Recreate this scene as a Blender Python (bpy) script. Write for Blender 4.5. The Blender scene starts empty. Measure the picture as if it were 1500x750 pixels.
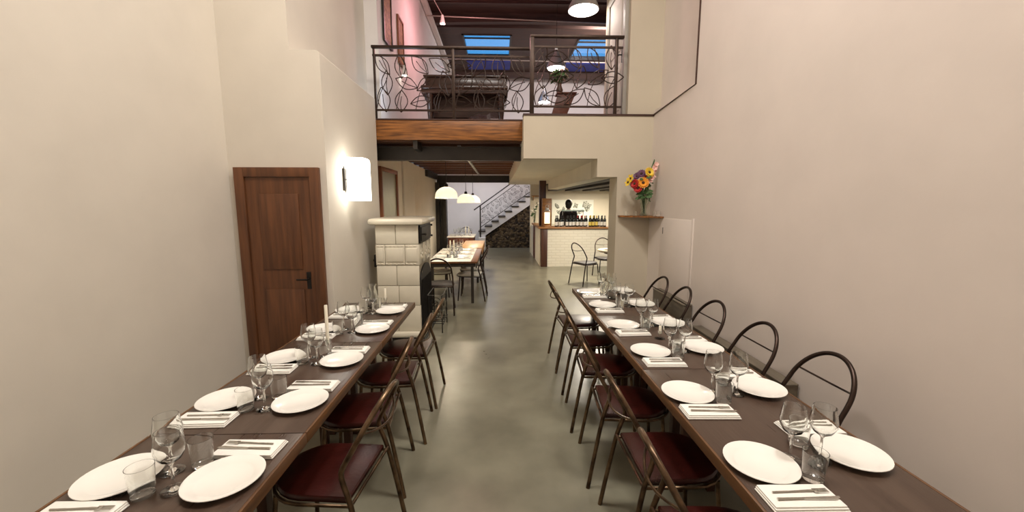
import bpy, bmesh, math, random
from mathutils import Vector, Matrix
random.seed(7)
sc = bpy.context.scene
COL = sc.collection
PI = math.pi

# ------------------------------------------------------------------ camera
F, H = 590.0, 1.76
PITCH = math.atan(79 / F)
YAW = math.atan(20 * math.cos(PITCH) / F)
cd = bpy.data.cameras.new('camera'); cam = bpy.data.objects.new('camera', cd); COL.objects.link(cam)
cd.sensor_width = 36.0; cd.lens = F / 1500 * 36.0; cd.clip_start = 0.02; cd.clip_end = 100
cam.location = (0, 0, H); cam.rotation_euler = (PI / 2 - PITCH, 0, -YAW)
sc.camera = cam

# ------------------------------------------------------------------ view and world
sc.view_settings.view_transform = 'Standard'
sc.view_settings.look = 'None'
sc.view_settings.exposure = 0.0
sc.view_settings.gamma = 1.0
sc.view_settings.use_curve_mapping = False
sc.cycles.transparent_max_bounces = 64
W = bpy.data.worlds.new('dusk_sky'); sc.world = W; W.use_nodes = True
bg = W.node_tree.nodes['Background']
bg.inputs[0].default_value = (0.10, 0.46, 0.95, 1); bg.inputs[1].default_value = 1.15


def lamp(name, kind, loc, power, col, size=0.5, rot=(0, 0, 0), sizey=None, spot=None):
    d = bpy.data.lights.new(name, kind); d.energy = power; d.color = col
    if kind == 'AREA':
        d.size = size
        if sizey: d.shape = 'RECTANGLE'; d.size_y = sizey
    elif kind in ('POINT', 'SPOT'):
        d.shadow_soft_size = size
        if spot: d.spot_size = spot; d.spot_blend = 0.6
    o = bpy.data.objects.new(name, d); COL.objects.link(o); o.location = loc; o.rotation_euler = rot
    return o

WARM = (1.0, 0.83, 0.62)
# ceiling lamps over the tall front room
lamp('hall_lamp', 'AREA', (-0.6, 2.2, 6.2), 118, (1.0, 0.935, 0.865), 0.7)
lamp('hall_lamp', 'AREA', (1.3, 1.6, 6.2), 150, (1.0, 0.935, 0.865), 0.7)
# bar ceiling lights
lamp('bar_lamp', 'AREA', (2.9, 12.6, 2.08), 85, (1.0, 0.88, 0.70), 1.6, sizey=0.5)
lamp('bar_front_lamp', 'AREA', (2.2, 9.0, 2.08), 95, (1.0, 0.89, 0.74), 0.5)
# hall at the foot of the stair
lamp('stair_lamp', 'AREA', (-0.6, 14.9, 2.8), 26, (0.93, 0.93, 1.0), 0.8)
# mezzanine: pink lamp and an added fill
lamp('mezzanine_pink_lamp', 'POINT', (-0.75, 8.6, 5.2), 60, (1.0, 0.42, 0.45), 0.12)
lamp('mezzanine_cool_lamp', 'POINT', (-1.35, 6.35, 3.35), 5, (0.75, 0.86, 1.0), 0.1)
lamp('mezzanine_fill', 'AREA', (3.2, 11.5, 6.2), 170, (1.0, 0.86, 0.84), 1.0, rot=(1.05, 0, 0.35))  # added fill without a fixture, hidden from view, brightens the back wall


# ------------------------------------------------------------------ materials
def lin(c):
    return tuple((v / 255 / 12.92) if v / 255 <= 0.04045 else ((v / 255 + 0.055) / 1.055) ** 2.4 for v in c)


def mat(name, rgb, rough=0.5, metal=0.0, var=0.0, scale=8.0, bump=0.0, bscale=40.0, rvar=0.0, coat=0.0, emis=0.0, ecol=None,
        stretch=None, rgb2=None, detail=4.0):
    m = bpy.data.materials.new(name); m.use_nodes = True
    nt = m.node_tree; b = nt.nodes['Principled BSDF']; L = nt.links
    c = lin(rgb)
    b.inputs['Base Color'].default_value = (*c, 1); b.inputs['Roughness'].default_value = rough
    b.inputs['Metallic'].default_value = metal
    if coat: b.inputs['Coat Weight'].default_value = coat; b.inputs['Coat Roughness'].default_value = 0.15
    if emis:
        b.inputs['Emission Strength'].default_value = emis
        b.inputs['Emission Color'].default_value = (*(ecol or c), 1)
    tc = nt.nodes.new('ShaderNodeTexCoord'); mp = nt.nodes.new('ShaderNodeMapping')
    L.new(tc.outputs['Object'], mp.inputs['Vector'])
    if stretch: mp.inputs['Scale'].default_value = stretch
    n = nt.nodes.new('ShaderNodeTexNoise'); n.inputs['Scale'].default_value = scale; n.inputs['Detail'].default_value = detail
    L.new(mp.outputs['Vector'], n.inputs['Vector'])
    if var or rgb2:
        r = nt.nodes.new('ShaderNodeValToRGB')
        c2 = lin(rgb2) if rgb2 else tuple(v * (1 - var) for v in c)
        c1 = c if rgb2 else tuple(min(1, v * (1 + var)) for v in c)
        r.color_ramp.elements[0].position = 0.3; r.color_ramp.elements[0].color = (*c2, 1)
        r.color_ramp.elements[1].position = 0.7; r.color_ramp.elements[1].color = (*c1, 1)
        L.new(n.outputs['Fac'], r.inputs['Fac']); L.new(r.outputs['Color'], b.inputs['Base Color'])
    if rvar:
        mr = nt.nodes.new('ShaderNodeMapRange'); mr.inputs[3].default_value = max(0.03, rough - rvar); mr.inputs[4].default_value = min(1, rough + rvar)
        L.new(n.outputs['Fac'], mr.inputs[0]); L.new(mr.outputs[0], b.inputs['Roughness'])
    if bump:
        n2 = nt.nodes.new('ShaderNodeTexNoise'); n2.inputs['Scale'].default_value = bscale; n2.inputs['Detail'].default_value = 3
        L.new(mp.outputs['Vector'], n2.inputs['Vector'])
        bp = nt.nodes.new('ShaderNodeBump'); bp.inputs['Strength'].default_value = bump; bp.inputs['Distance'].default_value = 0.01
        L.new(n2.outputs['Fac'], bp.inputs['Height']); L.new(bp.outputs['Normal'], b.inputs['Normal'])
    return m


def wood(name, rgb, rgb2, rough=0.4, axis='x', scale=6.0):
    st = {'x': (0.6, 8, 8), 'y': (8, 0.6, 8), 'z': (8, 8, 0.6)}[axis]
    return mat(name, rgb, rough, rgb2=rgb2, stretch=st, scale=scale / 3, bump=0.08, bscale=12, rvar=0.1, detail=6)


def glassmat(name, tint=(1, 1, 1), ior=1.45, boost=1.0):
    m = bpy.data.materials.new(name); m.use_nodes = True; nt = m.node_tree; nt.nodes.clear()
    o = nt.nodes.new('ShaderNodeOutputMaterial'); mx = nt.nodes.new('ShaderNodeMixShader')
    t = nt.nodes.new('ShaderNodeBsdfTransparent'); t.inputs[0].default_value = (*tint, 1)
    g = nt.nodes.new('ShaderNodeBsdfGlossy'); g.inputs['Roughness'].default_value = 0.04
    # Schlick reflectance, the same from both sides of the thin wall
    fr = nt.nodes.new('ShaderNodeLayerWeight'); fr.inputs[0].default_value = 0.5
    pw = nt.nodes.new('ShaderNodeMath'); pw.operation = 'POWER'; pw.inputs[1].default_value = 3.5
    ml = nt.nodes.new('ShaderNodeMath'); ml.operation = 'MULTIPLY_ADD'; ml.inputs[1].default_value = 0.8 * boost; ml.inputs[2].default_value = ((ior - 1) / (ior + 1)) ** 2 * 2.4; ml.use_clamp = True
    nt.links.new(fr.outputs['Facing'], pw.inputs[0]); nt.links.new(pw.outputs[0], ml.inputs[0]); nt.links.new(ml.outputs[0], mx.inputs[0])
    nt.links.new(t.outputs[0], mx.inputs[1]); nt.links.new(g.outputs[0], mx.inputs[2]); nt.links.new(mx.outputs[0], o.inputs[0])
    return m


def realglass(name, tint=(1, 1, 1), ior=1.45):
    m = bpy.data.materials.new(name); m.use_nodes = True; b = m.node_tree.nodes['Principled BSDF']
    b.inputs['Base Color'].default_value = (*tint, 1); b.inputs['Transmission Weight'].default_value = 1.0
    b.inputs['Roughness'].default_value = 0.0; b.inputs['IOR'].default_value = ior
    return m


def emit(name, col, s):
    m = bpy.data.materials.new(name); m.use_nodes = True
    b = m.node_tree.nodes['Principled BSDF']
    b.inputs['Base Color'].default_value = (0.8, 0.8, 0.75, 1); b.inputs['Emission Color'].default_value = (*col, 1)
    b.inputs['Emission Strength'].default_value = s; b.inputs['Roughness'].default_value = 0.3
    return m


def brickmat(name, c1, c2, mortar, sx, sy, bumpd=0.5, axes='xz', rough=0.5, msize=0.015):
    m = mat(name, c1, rough); nt = m.node_tree; b = nt.nodes['Principled BSDF']; L = nt.links
    tc = nt.nodes.new('ShaderNodeTexCoord'); sp = nt.nodes.new('ShaderNodeSeparateXYZ'); cb = nt.nodes.new('ShaderNodeCombineXYZ')
    L.new(tc.outputs['Object'], sp.inputs[0])
    L.new(sp.outputs[axes[0].upper()], cb.inputs[0]); L.new(sp.outputs[axes[1].upper()], cb.inputs[1])
    br = nt.nodes.new('ShaderNodeTexBrick'); br.inputs['Scale'].default_value = 1.0
    br.inputs['Brick Width'].default_value = sx; br.inputs['Row Height'].default_value = sy; br.inputs['Mortar Size'].default_value = msize
    br.inputs['Color1'].default_value = (*lin(c1), 1); br.inputs['Color2'].default_value = (*lin(c2), 1); br.inputs['Mortar'].default_value = (*lin(mortar), 1)
    L.new(cb.outputs[0], br.inputs['Vector']); L.new(br.outputs['Color'], b.inputs['Base Color'])
    bp = nt.nodes.new('ShaderNodeBump'); bp.inputs['Strength'].default_value = bumpd; bp.inputs['Distance'].default_value = 0.01; bp.invert = True
    L.new(br.outputs['Fac'], bp.inputs['Height']); L.new(bp.outputs['Normal'], b.inputs['Normal'])
    return m


M = {}
M['plaster'] = mat('warm white plaster', (224, 213, 204), 0.75, var=0.03, scale=2.5, bump=0.06, bscale=18)
M['plaster_left'] = mat('greyish white plaster', (216, 209, 196), 0.75, var=0.03, scale=2.5, bump=0.06, bscale=18)
M['plaster_cross'] = mat('beige plaster', (199, 189, 169), 0.75, var=0.03, scale=2.5, bump=0.06, bscale=18)
M['plaster_cream'] = mat('cream plaster', (222, 214, 196), 0.75, var=0.03, scale=2.5, bump=0.06, bscale=18)
M['plaster_white'] = mat('cool white plaster', (228, 226, 224), 0.75, var=0.03, scale=2.5, bump=0.06, bscale=18)
M['white_paint'] = mat('white painted wood', (222, 218, 210), 0.65, var=0.02)
M['grey_paint'] = mat('grey painted frame', (165, 160, 152), 0.5, var=0.04)
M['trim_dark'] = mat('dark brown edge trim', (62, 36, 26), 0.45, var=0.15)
M['concrete'] = mat('polished grey green concrete', (136, 133, 115), 0.3, rgb2=(104, 101, 86), scale=1.9, bump=0.05, bscale=3.5, rvar=0.06, detail=6)
M['beam_wood'] = wood('orange brown beam wood', (164, 106, 50), (82, 47, 20), 0.42, 'x', 16)
M['deck_wood'] = wood('brown deck boards', (208, 142, 92), (150, 96, 60), 0.4, 'x', 8)
M['deck_dark'] = wood('dark deck joists', (112, 72, 46), (74, 46, 30), 0.5, 'x', 8)
M['floor_wood'] = wood('mezzanine floor boards', (120, 80, 50), (90, 56, 34), 0.4, 'x', 8)
M['dark_wood'] = wood('dark brown roof boards', (84, 62, 52), (54, 39, 33), 0.6, 'x', 8)
M['joist_wood'] = wood('dark joists', (40, 29, 23), (24, 17, 14), 0.65, 'y', 8)
M['steel_black'] = mat('black painted steel', (52, 47, 42), 0.4, 0.3, var=0.15, scale=6)
M['rail_iron'] = mat('dark brown wrought iron', (58, 44, 36), 0.4, 0.6, var=0.2, scale=12)
M['rod'] = mat('grey tie rod', (170, 160, 150), 0.4, 0.6, var=0.1)
M['tube'] = mat('worn bronze steel tube', (124, 102, 78), 0.32, 0.85, rgb2=(58, 43, 33), scale=14, rvar=0.1)
M['tube_dark'] = mat('dark steel tube', (58, 46, 40), 0.35, 0.8, var=0.2, scale=14, rvar=0.1)
M['seat_red'] = mat('oxblood leatherette', (56, 14, 8), 0.3, rgb2=(32, 9, 6), scale=7, bump=0.1, bscale=60, rvar=0.12)
M['seat_brown'] = mat('worn red brown leatherette', (120, 62, 44), 0.34, rgb2=(84, 36, 28), scale=9, bump=0.12, bscale=60, rvar=0.12)
M['seat_black'] = mat('black seat', (34, 28, 26), 0.45, var=0.2)
M['cushion_white'] = mat('off white seat cushion', (232, 228, 216), 0.7, var=0.04, bump=0.1)
M['table_top'] = wood('dark brown table top', (84, 68, 57), (66, 51, 42), 0.3, 'y', 7)
M['table_edge'] = wood('worn oak table edge', (112, 76, 42), (72, 47, 27), 0.45, 'y', 9)
M['table_leg'] = wood('dark stained table leg', (84, 52, 34), (54, 32, 22), 0.45, 'z', 8)
M['plate'] = mat('white glazed porcelain', (240, 238, 230), 0.18, var=0.01, coat=0.3)
M['napkin'] = mat('white folded linen', (238, 236, 228), 0.85, var=0.02, bump=0.12, bscale=120)
M['cutlery'] = mat('polished steel cutlery', (200, 198, 192), 0.2, 1.0, var=0.04)
M['glass'] = realglass('clear glass', (0.99, 1.0, 0.99), 1.45)
M['vase_glass'] = realglass('green tinted vase glass', (0.82, 0.88, 0.80), 1.45)
M['candle'] = mat('ivory candle wax', (240, 234, 214), 0.5, var=0.02)
M['wick'] = mat('black wick', (30, 26, 22), 0.9, var=0.1)
M['tile'] = mat('cream glazed stove tile', (216, 209, 190), 0.22, var=0.04, scale=5, coat=0.3)
M['grout'] = mat('stove joint', (150, 142, 122), 0.7, var=0.1)
M['iron'] = mat('black cast iron', (34, 31, 29), 0.5, 0.5, var=0.25, bump=0.15)
M['mirror'] = mat('mirror glass', (190, 190, 172), 0.38, 0.9, var=0.04)
M['frame_wood'] = wood('reddish brown frame wood', (150, 92, 60), (110, 62, 38), 0.4, 'z', 8)
M['door_wood'] = wood('brown door wood', (112, 70, 40), (78, 46, 26), 0.45, 'z', 8)
M['red_wood'] = wood('red brown cabinet wood', (110, 56, 34), (78, 38, 24), 0.4, 'x', 8)
M['sheen_wood'] = wood('wood with tan reflection', (206, 166, 108), (170, 128, 78), 0.4, 'y', 8)  # pale tan is light reflected off the tabletop, put into the wood colour
M['oak_brown'] = wood('brown varnished oak', (134, 84, 42), (94, 56, 28), 0.38, 'y', 8)
M['oak'] = wood('golden oak', (176, 122, 64), (134, 88, 44), 0.4, 'x', 8)
M['brown_post'] = wood('dark brown post', (82, 48, 30), (56, 32, 22), 0.45, 'z', 8)
M['bar_brick'] = brickmat('white painted brick', (232, 226, 208), (229, 222, 203), (222, 215, 196), 0.24, 0.075, 0.5)
M['stone'] = None
M['piano'] = wood('dark polished piano wood', (66, 38, 27), (42, 24, 18), 0.25, 'x', 8)
M['lampshade_white'] = emit('white opal glass shade', (1.0, 0.94, 0.80), 0.25)
nt = M['lampshade_white'].node_tree
tr = nt.nodes.new('ShaderNodeBsdfTranslucent'); tr.inputs[0].default_value = (0.95, 0.92, 0.84, 1)
mx = nt.nodes.new('ShaderNodeMixShader'); mx.inputs[0].default_value = 0.5
nt.links.new(nt.nodes['Principled BSDF'].outputs[0], mx.inputs[1]); nt.links.new(tr.outputs[0], mx.inputs[2])
nt.links.new(mx.outputs[0], nt.nodes['Material Output'].inputs['Surface'])
M['bulb'] = emit('lit bulb', (1.0, 0.93, 0.8), 14)
M['bulb_soft'] = emit('lit lamp diffuser', (1.0, 0.97, 0.9), 6)
M['sconce_glow'] = emit('lit opal sconce sheet', (1.0, 0.95, 0.84), 7)
M['lantern_glow'] = emit('lit lantern pane', (1.0, 0.80, 0.46), 1.35)
M['alu'] = mat('spun aluminium', (205, 204, 202), 0.35, 0.7, var=0.08)
M['bottle_glass'] = mat('dark wine bottle glass', (20, 24, 20), 0.08, 0, var=0.1, coat=0.5)
M['label_white'] = mat('white paper label', (234, 230, 218), 0.7, var=0.02)
M['label_yellow'] = mat('yellow paper label', (226, 200, 96), 0.7, var=0.02)
M['cap_black'] = mat('black capsule', (26, 24, 26), 0.4, var=0.1)
M['cap_red'] = mat('red capsule', (150, 34, 32), 0.4, var=0.1)
M['cap_yellow'] = mat('yellow capsule', (206, 178, 60), 0.4, var=0.1)
M['green_leaf'] = mat('green leaf', (66, 98, 52), 0.5, var=0.3, scale=20)
M['stem'] = mat('green stem', (74, 92, 54), 0.6, var=0.2)
M['orange'] = mat('orange petal', (232, 150, 40), 0.6, var=0.12, scale=30)
M['yellow'] = mat('yellow petal', (232, 196, 60), 0.6, var=0.12, scale=30)
M['redf'] = mat('red petal', (178, 38, 36), 0.6, var=0.15, scale=30)
M['pink'] = mat('pale pink petal', (236, 190, 178), 0.6, var=0.1, scale=30)
M['purple'] = mat('purple petal', (104, 66, 96), 0.6, var=0.15, scale=30)
M['dark_core'] = mat('dark flower centre', (70, 44, 24), 0.8, var=0.2)
M['skin'] = mat('skin', (186, 140, 112), 0.55, var=0.04)
M['hair'] = mat('black hair', (24, 19, 17), 0.45, var=0.2, stretch=(30, 30, 4))
M['shirt'] = mat('black shirt', (28, 26, 28), 0.8, var=0.15, bump=0.1)
M['trousers'] = mat('dark trousers', (36, 36, 42), 0.8, var=0.15)
M['shoe'] = mat('black shoe leather', (22, 20, 20), 0.4, var=0.1)
M['grey_bench'] = wood('grey weathered boards', (116, 106, 90), (94, 85, 72), 0.6, 'y', 8)
M['sky_glass'] = glassmat('skylight glass', (0.9, 0.95, 1.0), 1.4, 0.6)
M['blind'] = mat('navy roof blind', (40, 56, 150), 0.6, var=0.15)
M['ink'] = mat('grey ink drawing', (120, 122, 110), 0.8, var=0.1)
M['paper'] = mat('white poster paper', (238, 240, 230), 0.6, var=0.01)
M['gold_pattern'] = mat('brown and gold woven picture', (176, 134, 78), 0.6, rgb2=(84, 52, 28), scale=22, detail=6)
M['shelf_glass'] = mat('frosted green shelf glass', (180, 200, 184), 0.2, var=0.02)
M['ash'] = mat('pale wood seat', (186, 168, 140), 0.5, var=0.08)


def stone():
    m = mat('dark rubble stone', (70, 58, 44), 0.8); nt = m.node_tree; b = nt.nodes['Principled BSDF']; L = nt.links
    tc = nt.nodes.new('ShaderNodeTexCoord'); v = nt.nodes.new('ShaderNodeTexVoronoi'); v.inputs['Scale'].default_value = 13
    L.new(tc.outputs['Object'], v.inputs['Vector'])
    r = nt.nodes.new('ShaderNodeValToRGB')
    r.color_ramp.elements[0].color = (*lin((44, 34, 24)), 1); r.color_ramp.elements[1].color = (*lin((112, 94, 68)), 1)
    r.color_ramp.elements[0].position = 0.2; r.color_ramp.elements[1].position = 0.9
    sp = nt.nodes.new('ShaderNodeSeparateColor'); L.new(v.outputs['Color'], sp.inputs[0]); L.new(sp.outputs[0], r.inputs[0])
    L.new(r.outputs[0], b.inputs['Base Color'])
    bp = nt.nodes.new('ShaderNodeBump'); bp.inputs['Strength'].default_value = 1; bp.inputs['Distance'].default_value = 0.05; bp.invert = True
    L.new(v.outputs['Distance'], bp.inputs['Height']); L.new(bp.outputs[0], b.inputs['Normal'])
    return m
M['stone'] = stone()


# ------------------------------------------------------------------ geometry helpers
def V(*a): return Vector(a)


class MB:
    def __init__(s): s.bm = bmesh.new(); s.mats = []; s.mi = 0

    def mat(s, m):
        if m not in s.mats: s.mats.append(m)
        s.mi = s.mats.index(m); return s

    def _face(s, vs):
        try:
            f = s.bm.faces.new(vs); f.material_index = s.mi; return f
        except ValueError:
            return None

    def box(s, x0, x1, y0, y1, z0, z1, bev=0.0):
        n0 = set(s.bm.verts)
        vs = [s.bm.verts.new((x, y, z)) for x in (x0, x1) for y in (y0, y1) for z in (z0, z1)]
        fs = [s._face([vs[i] for i in q]) for q in ((0, 1, 3, 2), (4, 6, 7, 5), (0, 4, 5, 1), (2, 3, 7, 6), (0, 2, 6, 4), (1, 5, 7, 3))]
        if bev:
            es = list({e for f in fs for e in f.edges})
            r = bmesh.ops.bevel(s.bm, geom=es, offset=bev, segments=2, affect='EDGES', profile=0.5)
            for f in r['faces']: f.material_index = s.mi
        return s

    def prism(s, poly, axis, a, b, bev=0.0):
        """poly of 2D points; axis 'x' -> (y,z), 'y' -> (x,z), 'z' -> (x,y)"""
        def p(u, v, w): return {'x': (w, u, v), 'y': (u, w, v), 'z': (u, v, w)}[axis]
        A = [s.bm.verts.new(p(u, v, a)) for u, v in poly]; B = [s.bm.verts.new(p(u, v, b)) for u, v in poly]
        n = len(poly); fs = [s._face(A[::-1]), s._face(B)]
        for i in range(n): fs.append(s._face([A[i], A[(i + 1) % n], B[(i + 1) % n], B[i]]))
        if bev:
            es = list({e for f in fs[:2] if f for e in f.edges})
            r = bmesh.ops.bevel(s.bm, geom=es, offset=bev, segments=2, affect='EDGES', profile=0.5)
            for f in r['faces']: f.material_index = s.mi
        return s

    def tube(s, pts, r, n=8, closed=False, caps=True):
        pts = [Vector(p) for p in pts]; N = len(pts)
        rr = r if isinstance(r, (list, tuple)) else [r] * N
        tan = []
        for i in range(N):
            a = pts[(i - 1) % N] if (closed or i > 0) else pts[i]
            b = pts[(i + 1) % N] if (closed or i < N - 1) else pts[i]
            t = (b - a); tan.append(t.normalized() if t.length > 1e-9 else V(0, 0, 1))
        up = V(0, 0, 1) if abs(tan[0].z) < 0.9 else V(1, 0, 0)
        u = tan[0].cross(up).normalized(); rings = []
        for i in range(N):
            u = (u - tan[i] * u.dot(tan[i]))
            u = u.normalized() if u.length > 1e-6 else tan[i].orthogonal().normalized()
            w = tan[i].cross(u)
            rings.append([s.bm.verts.new(pts[i] + (u * math.cos(2 * PI * k / n) + w * math.sin(2 * PI * k / n)) * rr[i]) for k in range(n)])
        for i in range(N if closed else N - 1):
            A, B = rings[i], rings[(i + 1) % N]
            for k in range(n): s._face([A[k], A[(k + 1) % n], B[(k + 1) % n], B[k]])
        if caps and not closed: s._face(rings[0][::-1]); s._face(rings[-1])
        return s

    def lathe(s, prof, cx=0, cy=0, cz=0, n=24, closed=False):
        rings = []
        for r, z in prof:
            if r < 1e-6: rings.append([s.bm.verts.new((cx, cy, cz + z))])
            else: rings.append([s.bm.verts.new((cx + r * math.cos(2 * PI * k / n), cy + r * math.sin(2 * PI * k / n), cz + z)) for k in range(n)])
        m = len(rings)
        for i in range(m if closed else m - 1):
            A, B = rings[i], rings[(i + 1) % m]
            for k in range(n):
                k2 = (k + 1) % n
                if len(A) == 1 and len(B) == 1: continue
                if len(A) == 1: s._face([A[0], B[k2], B[k]])
                elif len(B) == 1: s._face([A[k], A[k2], B[0]])
                else: s._face([A[k], A[k2], B[k2], B[k]])
        return s

    def ball(s, c, rx, ry=None, rz=None, seg=12, rot=None):
        ry = ry or rx; rz = rz or rx
        mtx = Matrix.Translation(c) @ (rot.to_4x4() if rot else Matrix.Identity(4)) @ Matrix.Diagonal((rx, ry, rz, 1))
        f0 = set(s.bm.faces)
        bmesh.ops.create_uvsphere(s.bm, u_segments=seg, v_segments=max(6, seg * 2 // 3), radius=1, matrix=mtx)
        for f in s.bm.faces:
            if f not in f0: f.material_index = s.mi
        return s

    def xf(s, mtx): s.bm.transform(mtx); return s

    def build(s, name, m=None, parent=None, smooth=True, angle=38):
        bm = s.bm
        bmesh.ops.recalc_face_normals(bm, faces=bm.faces)
        me = bpy.data.meshes.new(name)
        if smooth:
            for f in bm.faces: f.smooth = True
            lim = math.radians(angle)
            for e in bm.edges:
                if len(e.link_faces) == 2 and e.calc_face_angle(0) > lim: e.smooth = False
        bm.to_mesh(me); bm.free()
        if s.mats:
            for x in s.mats: me.materials.append(x)
        else: me.materials.append(m)
        o = bpy.data.objects.new(name, me); COL.objects.link(o)
        if parent: o.parent = parent
        return o


def cr(pts, k=6, closed=False):
    P = [Vector(p) for p in pts]; n = len(P); out = []
    for i in range(n if closed else n - 1):
        g = lambda j: P[j % n] if closed else P[max(0, min(n - 1, j))]
        a, b, c, d = g(i - 1), g(i), g(i + 1), g(i + 2)
        for q in range(k):
            t = q / k
            out.append(0.5 * ((2 * b) + (c - a) * t + (2 * a - 5 * b + 4 * c - d) * t * t + (3 * b - a - 3 * c + d) * t ** 3))
    if not closed: out.append(P[-1])
    return out


def tag(o, label=None, cat=None, group=None, kind=None):
    if label: o['label'] = label
    if cat: o['category'] = cat
    if group: o['group'] = group
    if kind: o['kind'] = kind
    return o


def thing(name, label, cat, loc=(0, 0, 0), rotz=0, group=None):
    o = bpy.data.objects.new(name, None); COL.objects.link(o); o.empty_display_size = 0.1
    o.location = loc; o.rotation_euler = (0, 0, rotz)
    return tag(o, label, cat, group)


def struct(o): o['kind'] = 'structure'; return o


KIDS = {}
def dup(root, loc, rotz=0, label=None, group=None):
    kids = [c for c in bpy.data.objects if c.parent == root] if root.name not in KIDS else KIDS[root.name]
    KIDS[root.name] = kids
    r = root.copy(); COL.objects.link(r); r.location = loc; r.rotation_euler = (0, 0, rotz)
    if label: r['label'] = label
    if group: r['group'] = group
    for ch in kids:
        c = ch.copy(); COL.objects.link(c); c.parent = r
        sub = KIDS.setdefault(ch.name, [g for g in bpy.data.objects if g.parent == ch])
        for g in sub:
            d = g.copy(); COL.objects.link(d); d.parent = c
    return r


class Repeater:
    """first placement moves the prototype itself, later ones copy it"""
    def __init__(s, root): s.root = root; s.used = False
    def __call__(s, loc, rotz=0, label=None, group=None):
        if not s.used:
            s.used = True; o = s.root; o.location = loc; o.rotation_euler = (0, 0, rotz)
            if label: o['label'] = label
            if group: o['group'] = group
            return o
        return dup(s.root, loc, rotz, label, group)


# ------------------------------------------------------------------ room shell
YW, XR, XL, ZC = 5.56, 2.10, -1.67, 6.7
MZ = 2.90
struct(MB().box(-2.8, 4.7, -2.2, 17.0, -0.1, 0.0).build('floor', M['concrete']))
struct(MB().box(-2.8, 4.7, -2.4, -2.2, 0, 6.9).build('wall_front', M['plaster']))
struct(MB().box(-2.8, -2.6, -2.2, 4.05, 0, 6.9).build('wall_left', M['plaster_left']))
b = MB()
b.prism([(-2.8, 0), (XL, 0), (XL, 3.145), (XL - 0.028, 3.172), (-2.8, 3.172)], 'y', 4.05, 5.76)
b.box(-2.8, -1.95, 4.05, 6.36, 3.172, 6.9)
struct(b.build('wall_left_pier', M['plaster_left'], smooth=False))
# back left wall below the deck, with two shallow pilaster steps
b = MB(); b.box(-2.8, -1.95, 5.76, 12.72, 0, 2.62)
b.box(-1.95, -1.91, 8.35, 9.4, 0, 2.62, 0.004); b.box(-1.95, -1.93, 9.4, 12.72, 0, 2.62, 0.004)
struct(b.build('wall_left_rear', M['plaster_cream']))
struct(MB().box(-2.8, -2.05, 12.72, 17.0, 0, 2.9).build('wall_left_stair', M['plaster_white']))
struct(MB().box(-2.8, 4.7, 16.6, 17.0, 0, 6.9).build('wall_back', M['plaster_white']))
# right wall with the niche above the ledge
b = MB(); b.box(XR, 2.6, -2.2, 4.40, 0, 6.9); b.box(XR, 2.6, 4.40, YW, 0, 2.98); b.box(2.25, 2.6, 4.40, 5.72, 2.98, 6.9)
struct(b.build('wall_right', M['plaster'], smooth=False))
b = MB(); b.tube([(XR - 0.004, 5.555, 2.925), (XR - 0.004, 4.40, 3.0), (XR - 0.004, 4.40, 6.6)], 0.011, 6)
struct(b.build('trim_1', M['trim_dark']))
# cross wall on the right with the opening to the bar
b = MB()
b.box(1.63, 2.6, YW, 5.94, 0, 2.345); b.box(1.35, 1.63, YW, 5.94, 2.10, 2.345); b.box(0.342, 2.6, YW, 5.70, 2.345, 2.905)
struct(b.build('wall_cross', M['plaster_cross'], smooth=False))
struct(MB().box(0.335, 2.1, YW - 0.012, 5.71, 2.905, 2.93).build('trim_2', M['trim_dark']))
# mezzanine slab over the bar and its soffit, down-stand beam
b = MB(); b.box(0.342, 1.36, 5.70, 11.1, 2.345, 2.895); b.box(1.36, 1.62, 5.94, 11.1, 2.10, 2.895); b.box(1.62, 4.7, 5.70, 14.1, 2.36, 2.895); b.box(0.342, 1.62, 11.1, 14.1, 2.36, 2.895)
struct(b.build('ceiling_soffit', M['plaster_cream'], smooth=False))
b = MB()
for k in range(5):
    x = 1.70 + k * 0.60
    b.box(x, x + 0.3, 5.96, 14.0, 2.13, 2.36)
b.box(1.63, 4.7, 5.95, 14.0, 2.335, 2.36)
struct(b.build('ceiling_joists', M['joist_wood'], smooth=False))
# rear bar walls
b = MB(); b.box(1.1, 4.7, 14.0, 14.15, 0, 2.36); b.box(1.1, 4.7, 13.96, 14.0, 1.86, 1.885)
struct(b.build('wall_bar', M['plaster_cream'], smooth=False))
struct(MB().box(4.5, 4.7, 5.9, 16.6, 0, 6.9).build('wall_right_rear', M['plaster_cream']))
# timber deck of the mezzanine on the left
b = MB(); b.box(-1.95, 0.345, 5.83, 13.0, 2.735, 2.89)
for k in range(36): b.box(-1.95, 0.345, 5.84 + k * 0.199, 5.84 + k * 0.199 + 0.185, 2.722, 2.738)
struct(b.build('ceiling_deck', M['deck_wood'], smooth=False))
b = MB()
for yj in [5.95, 6.09] + [6.45 + 0.62 * k for k in range(11)]:
    b.box(-1.95, 0.345, yj, yj + (0.045 if yj < 6.3 else 0.12), 2.615, 2.735)
struct(b.build('ceiling_deck_joists', M['deck_dark'], smooth=False))
struct(MB().box(-1.95, 0.342, 5.70 + 0.09, 5.83, 2.615, 2.88, 0.006).build('beam_fascia', M['beam_wood']))
struct(MB().box(-1.95, 0.342, 5.78, 5.90, 2.88, 2.897).build('trim_3', M['trim_dark']))
struct(MB().box(-2.0, 0.345, 13.0, 14.1, 2.62, 2.895).build('ceiling_landing', M['plaster_white']))


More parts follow.
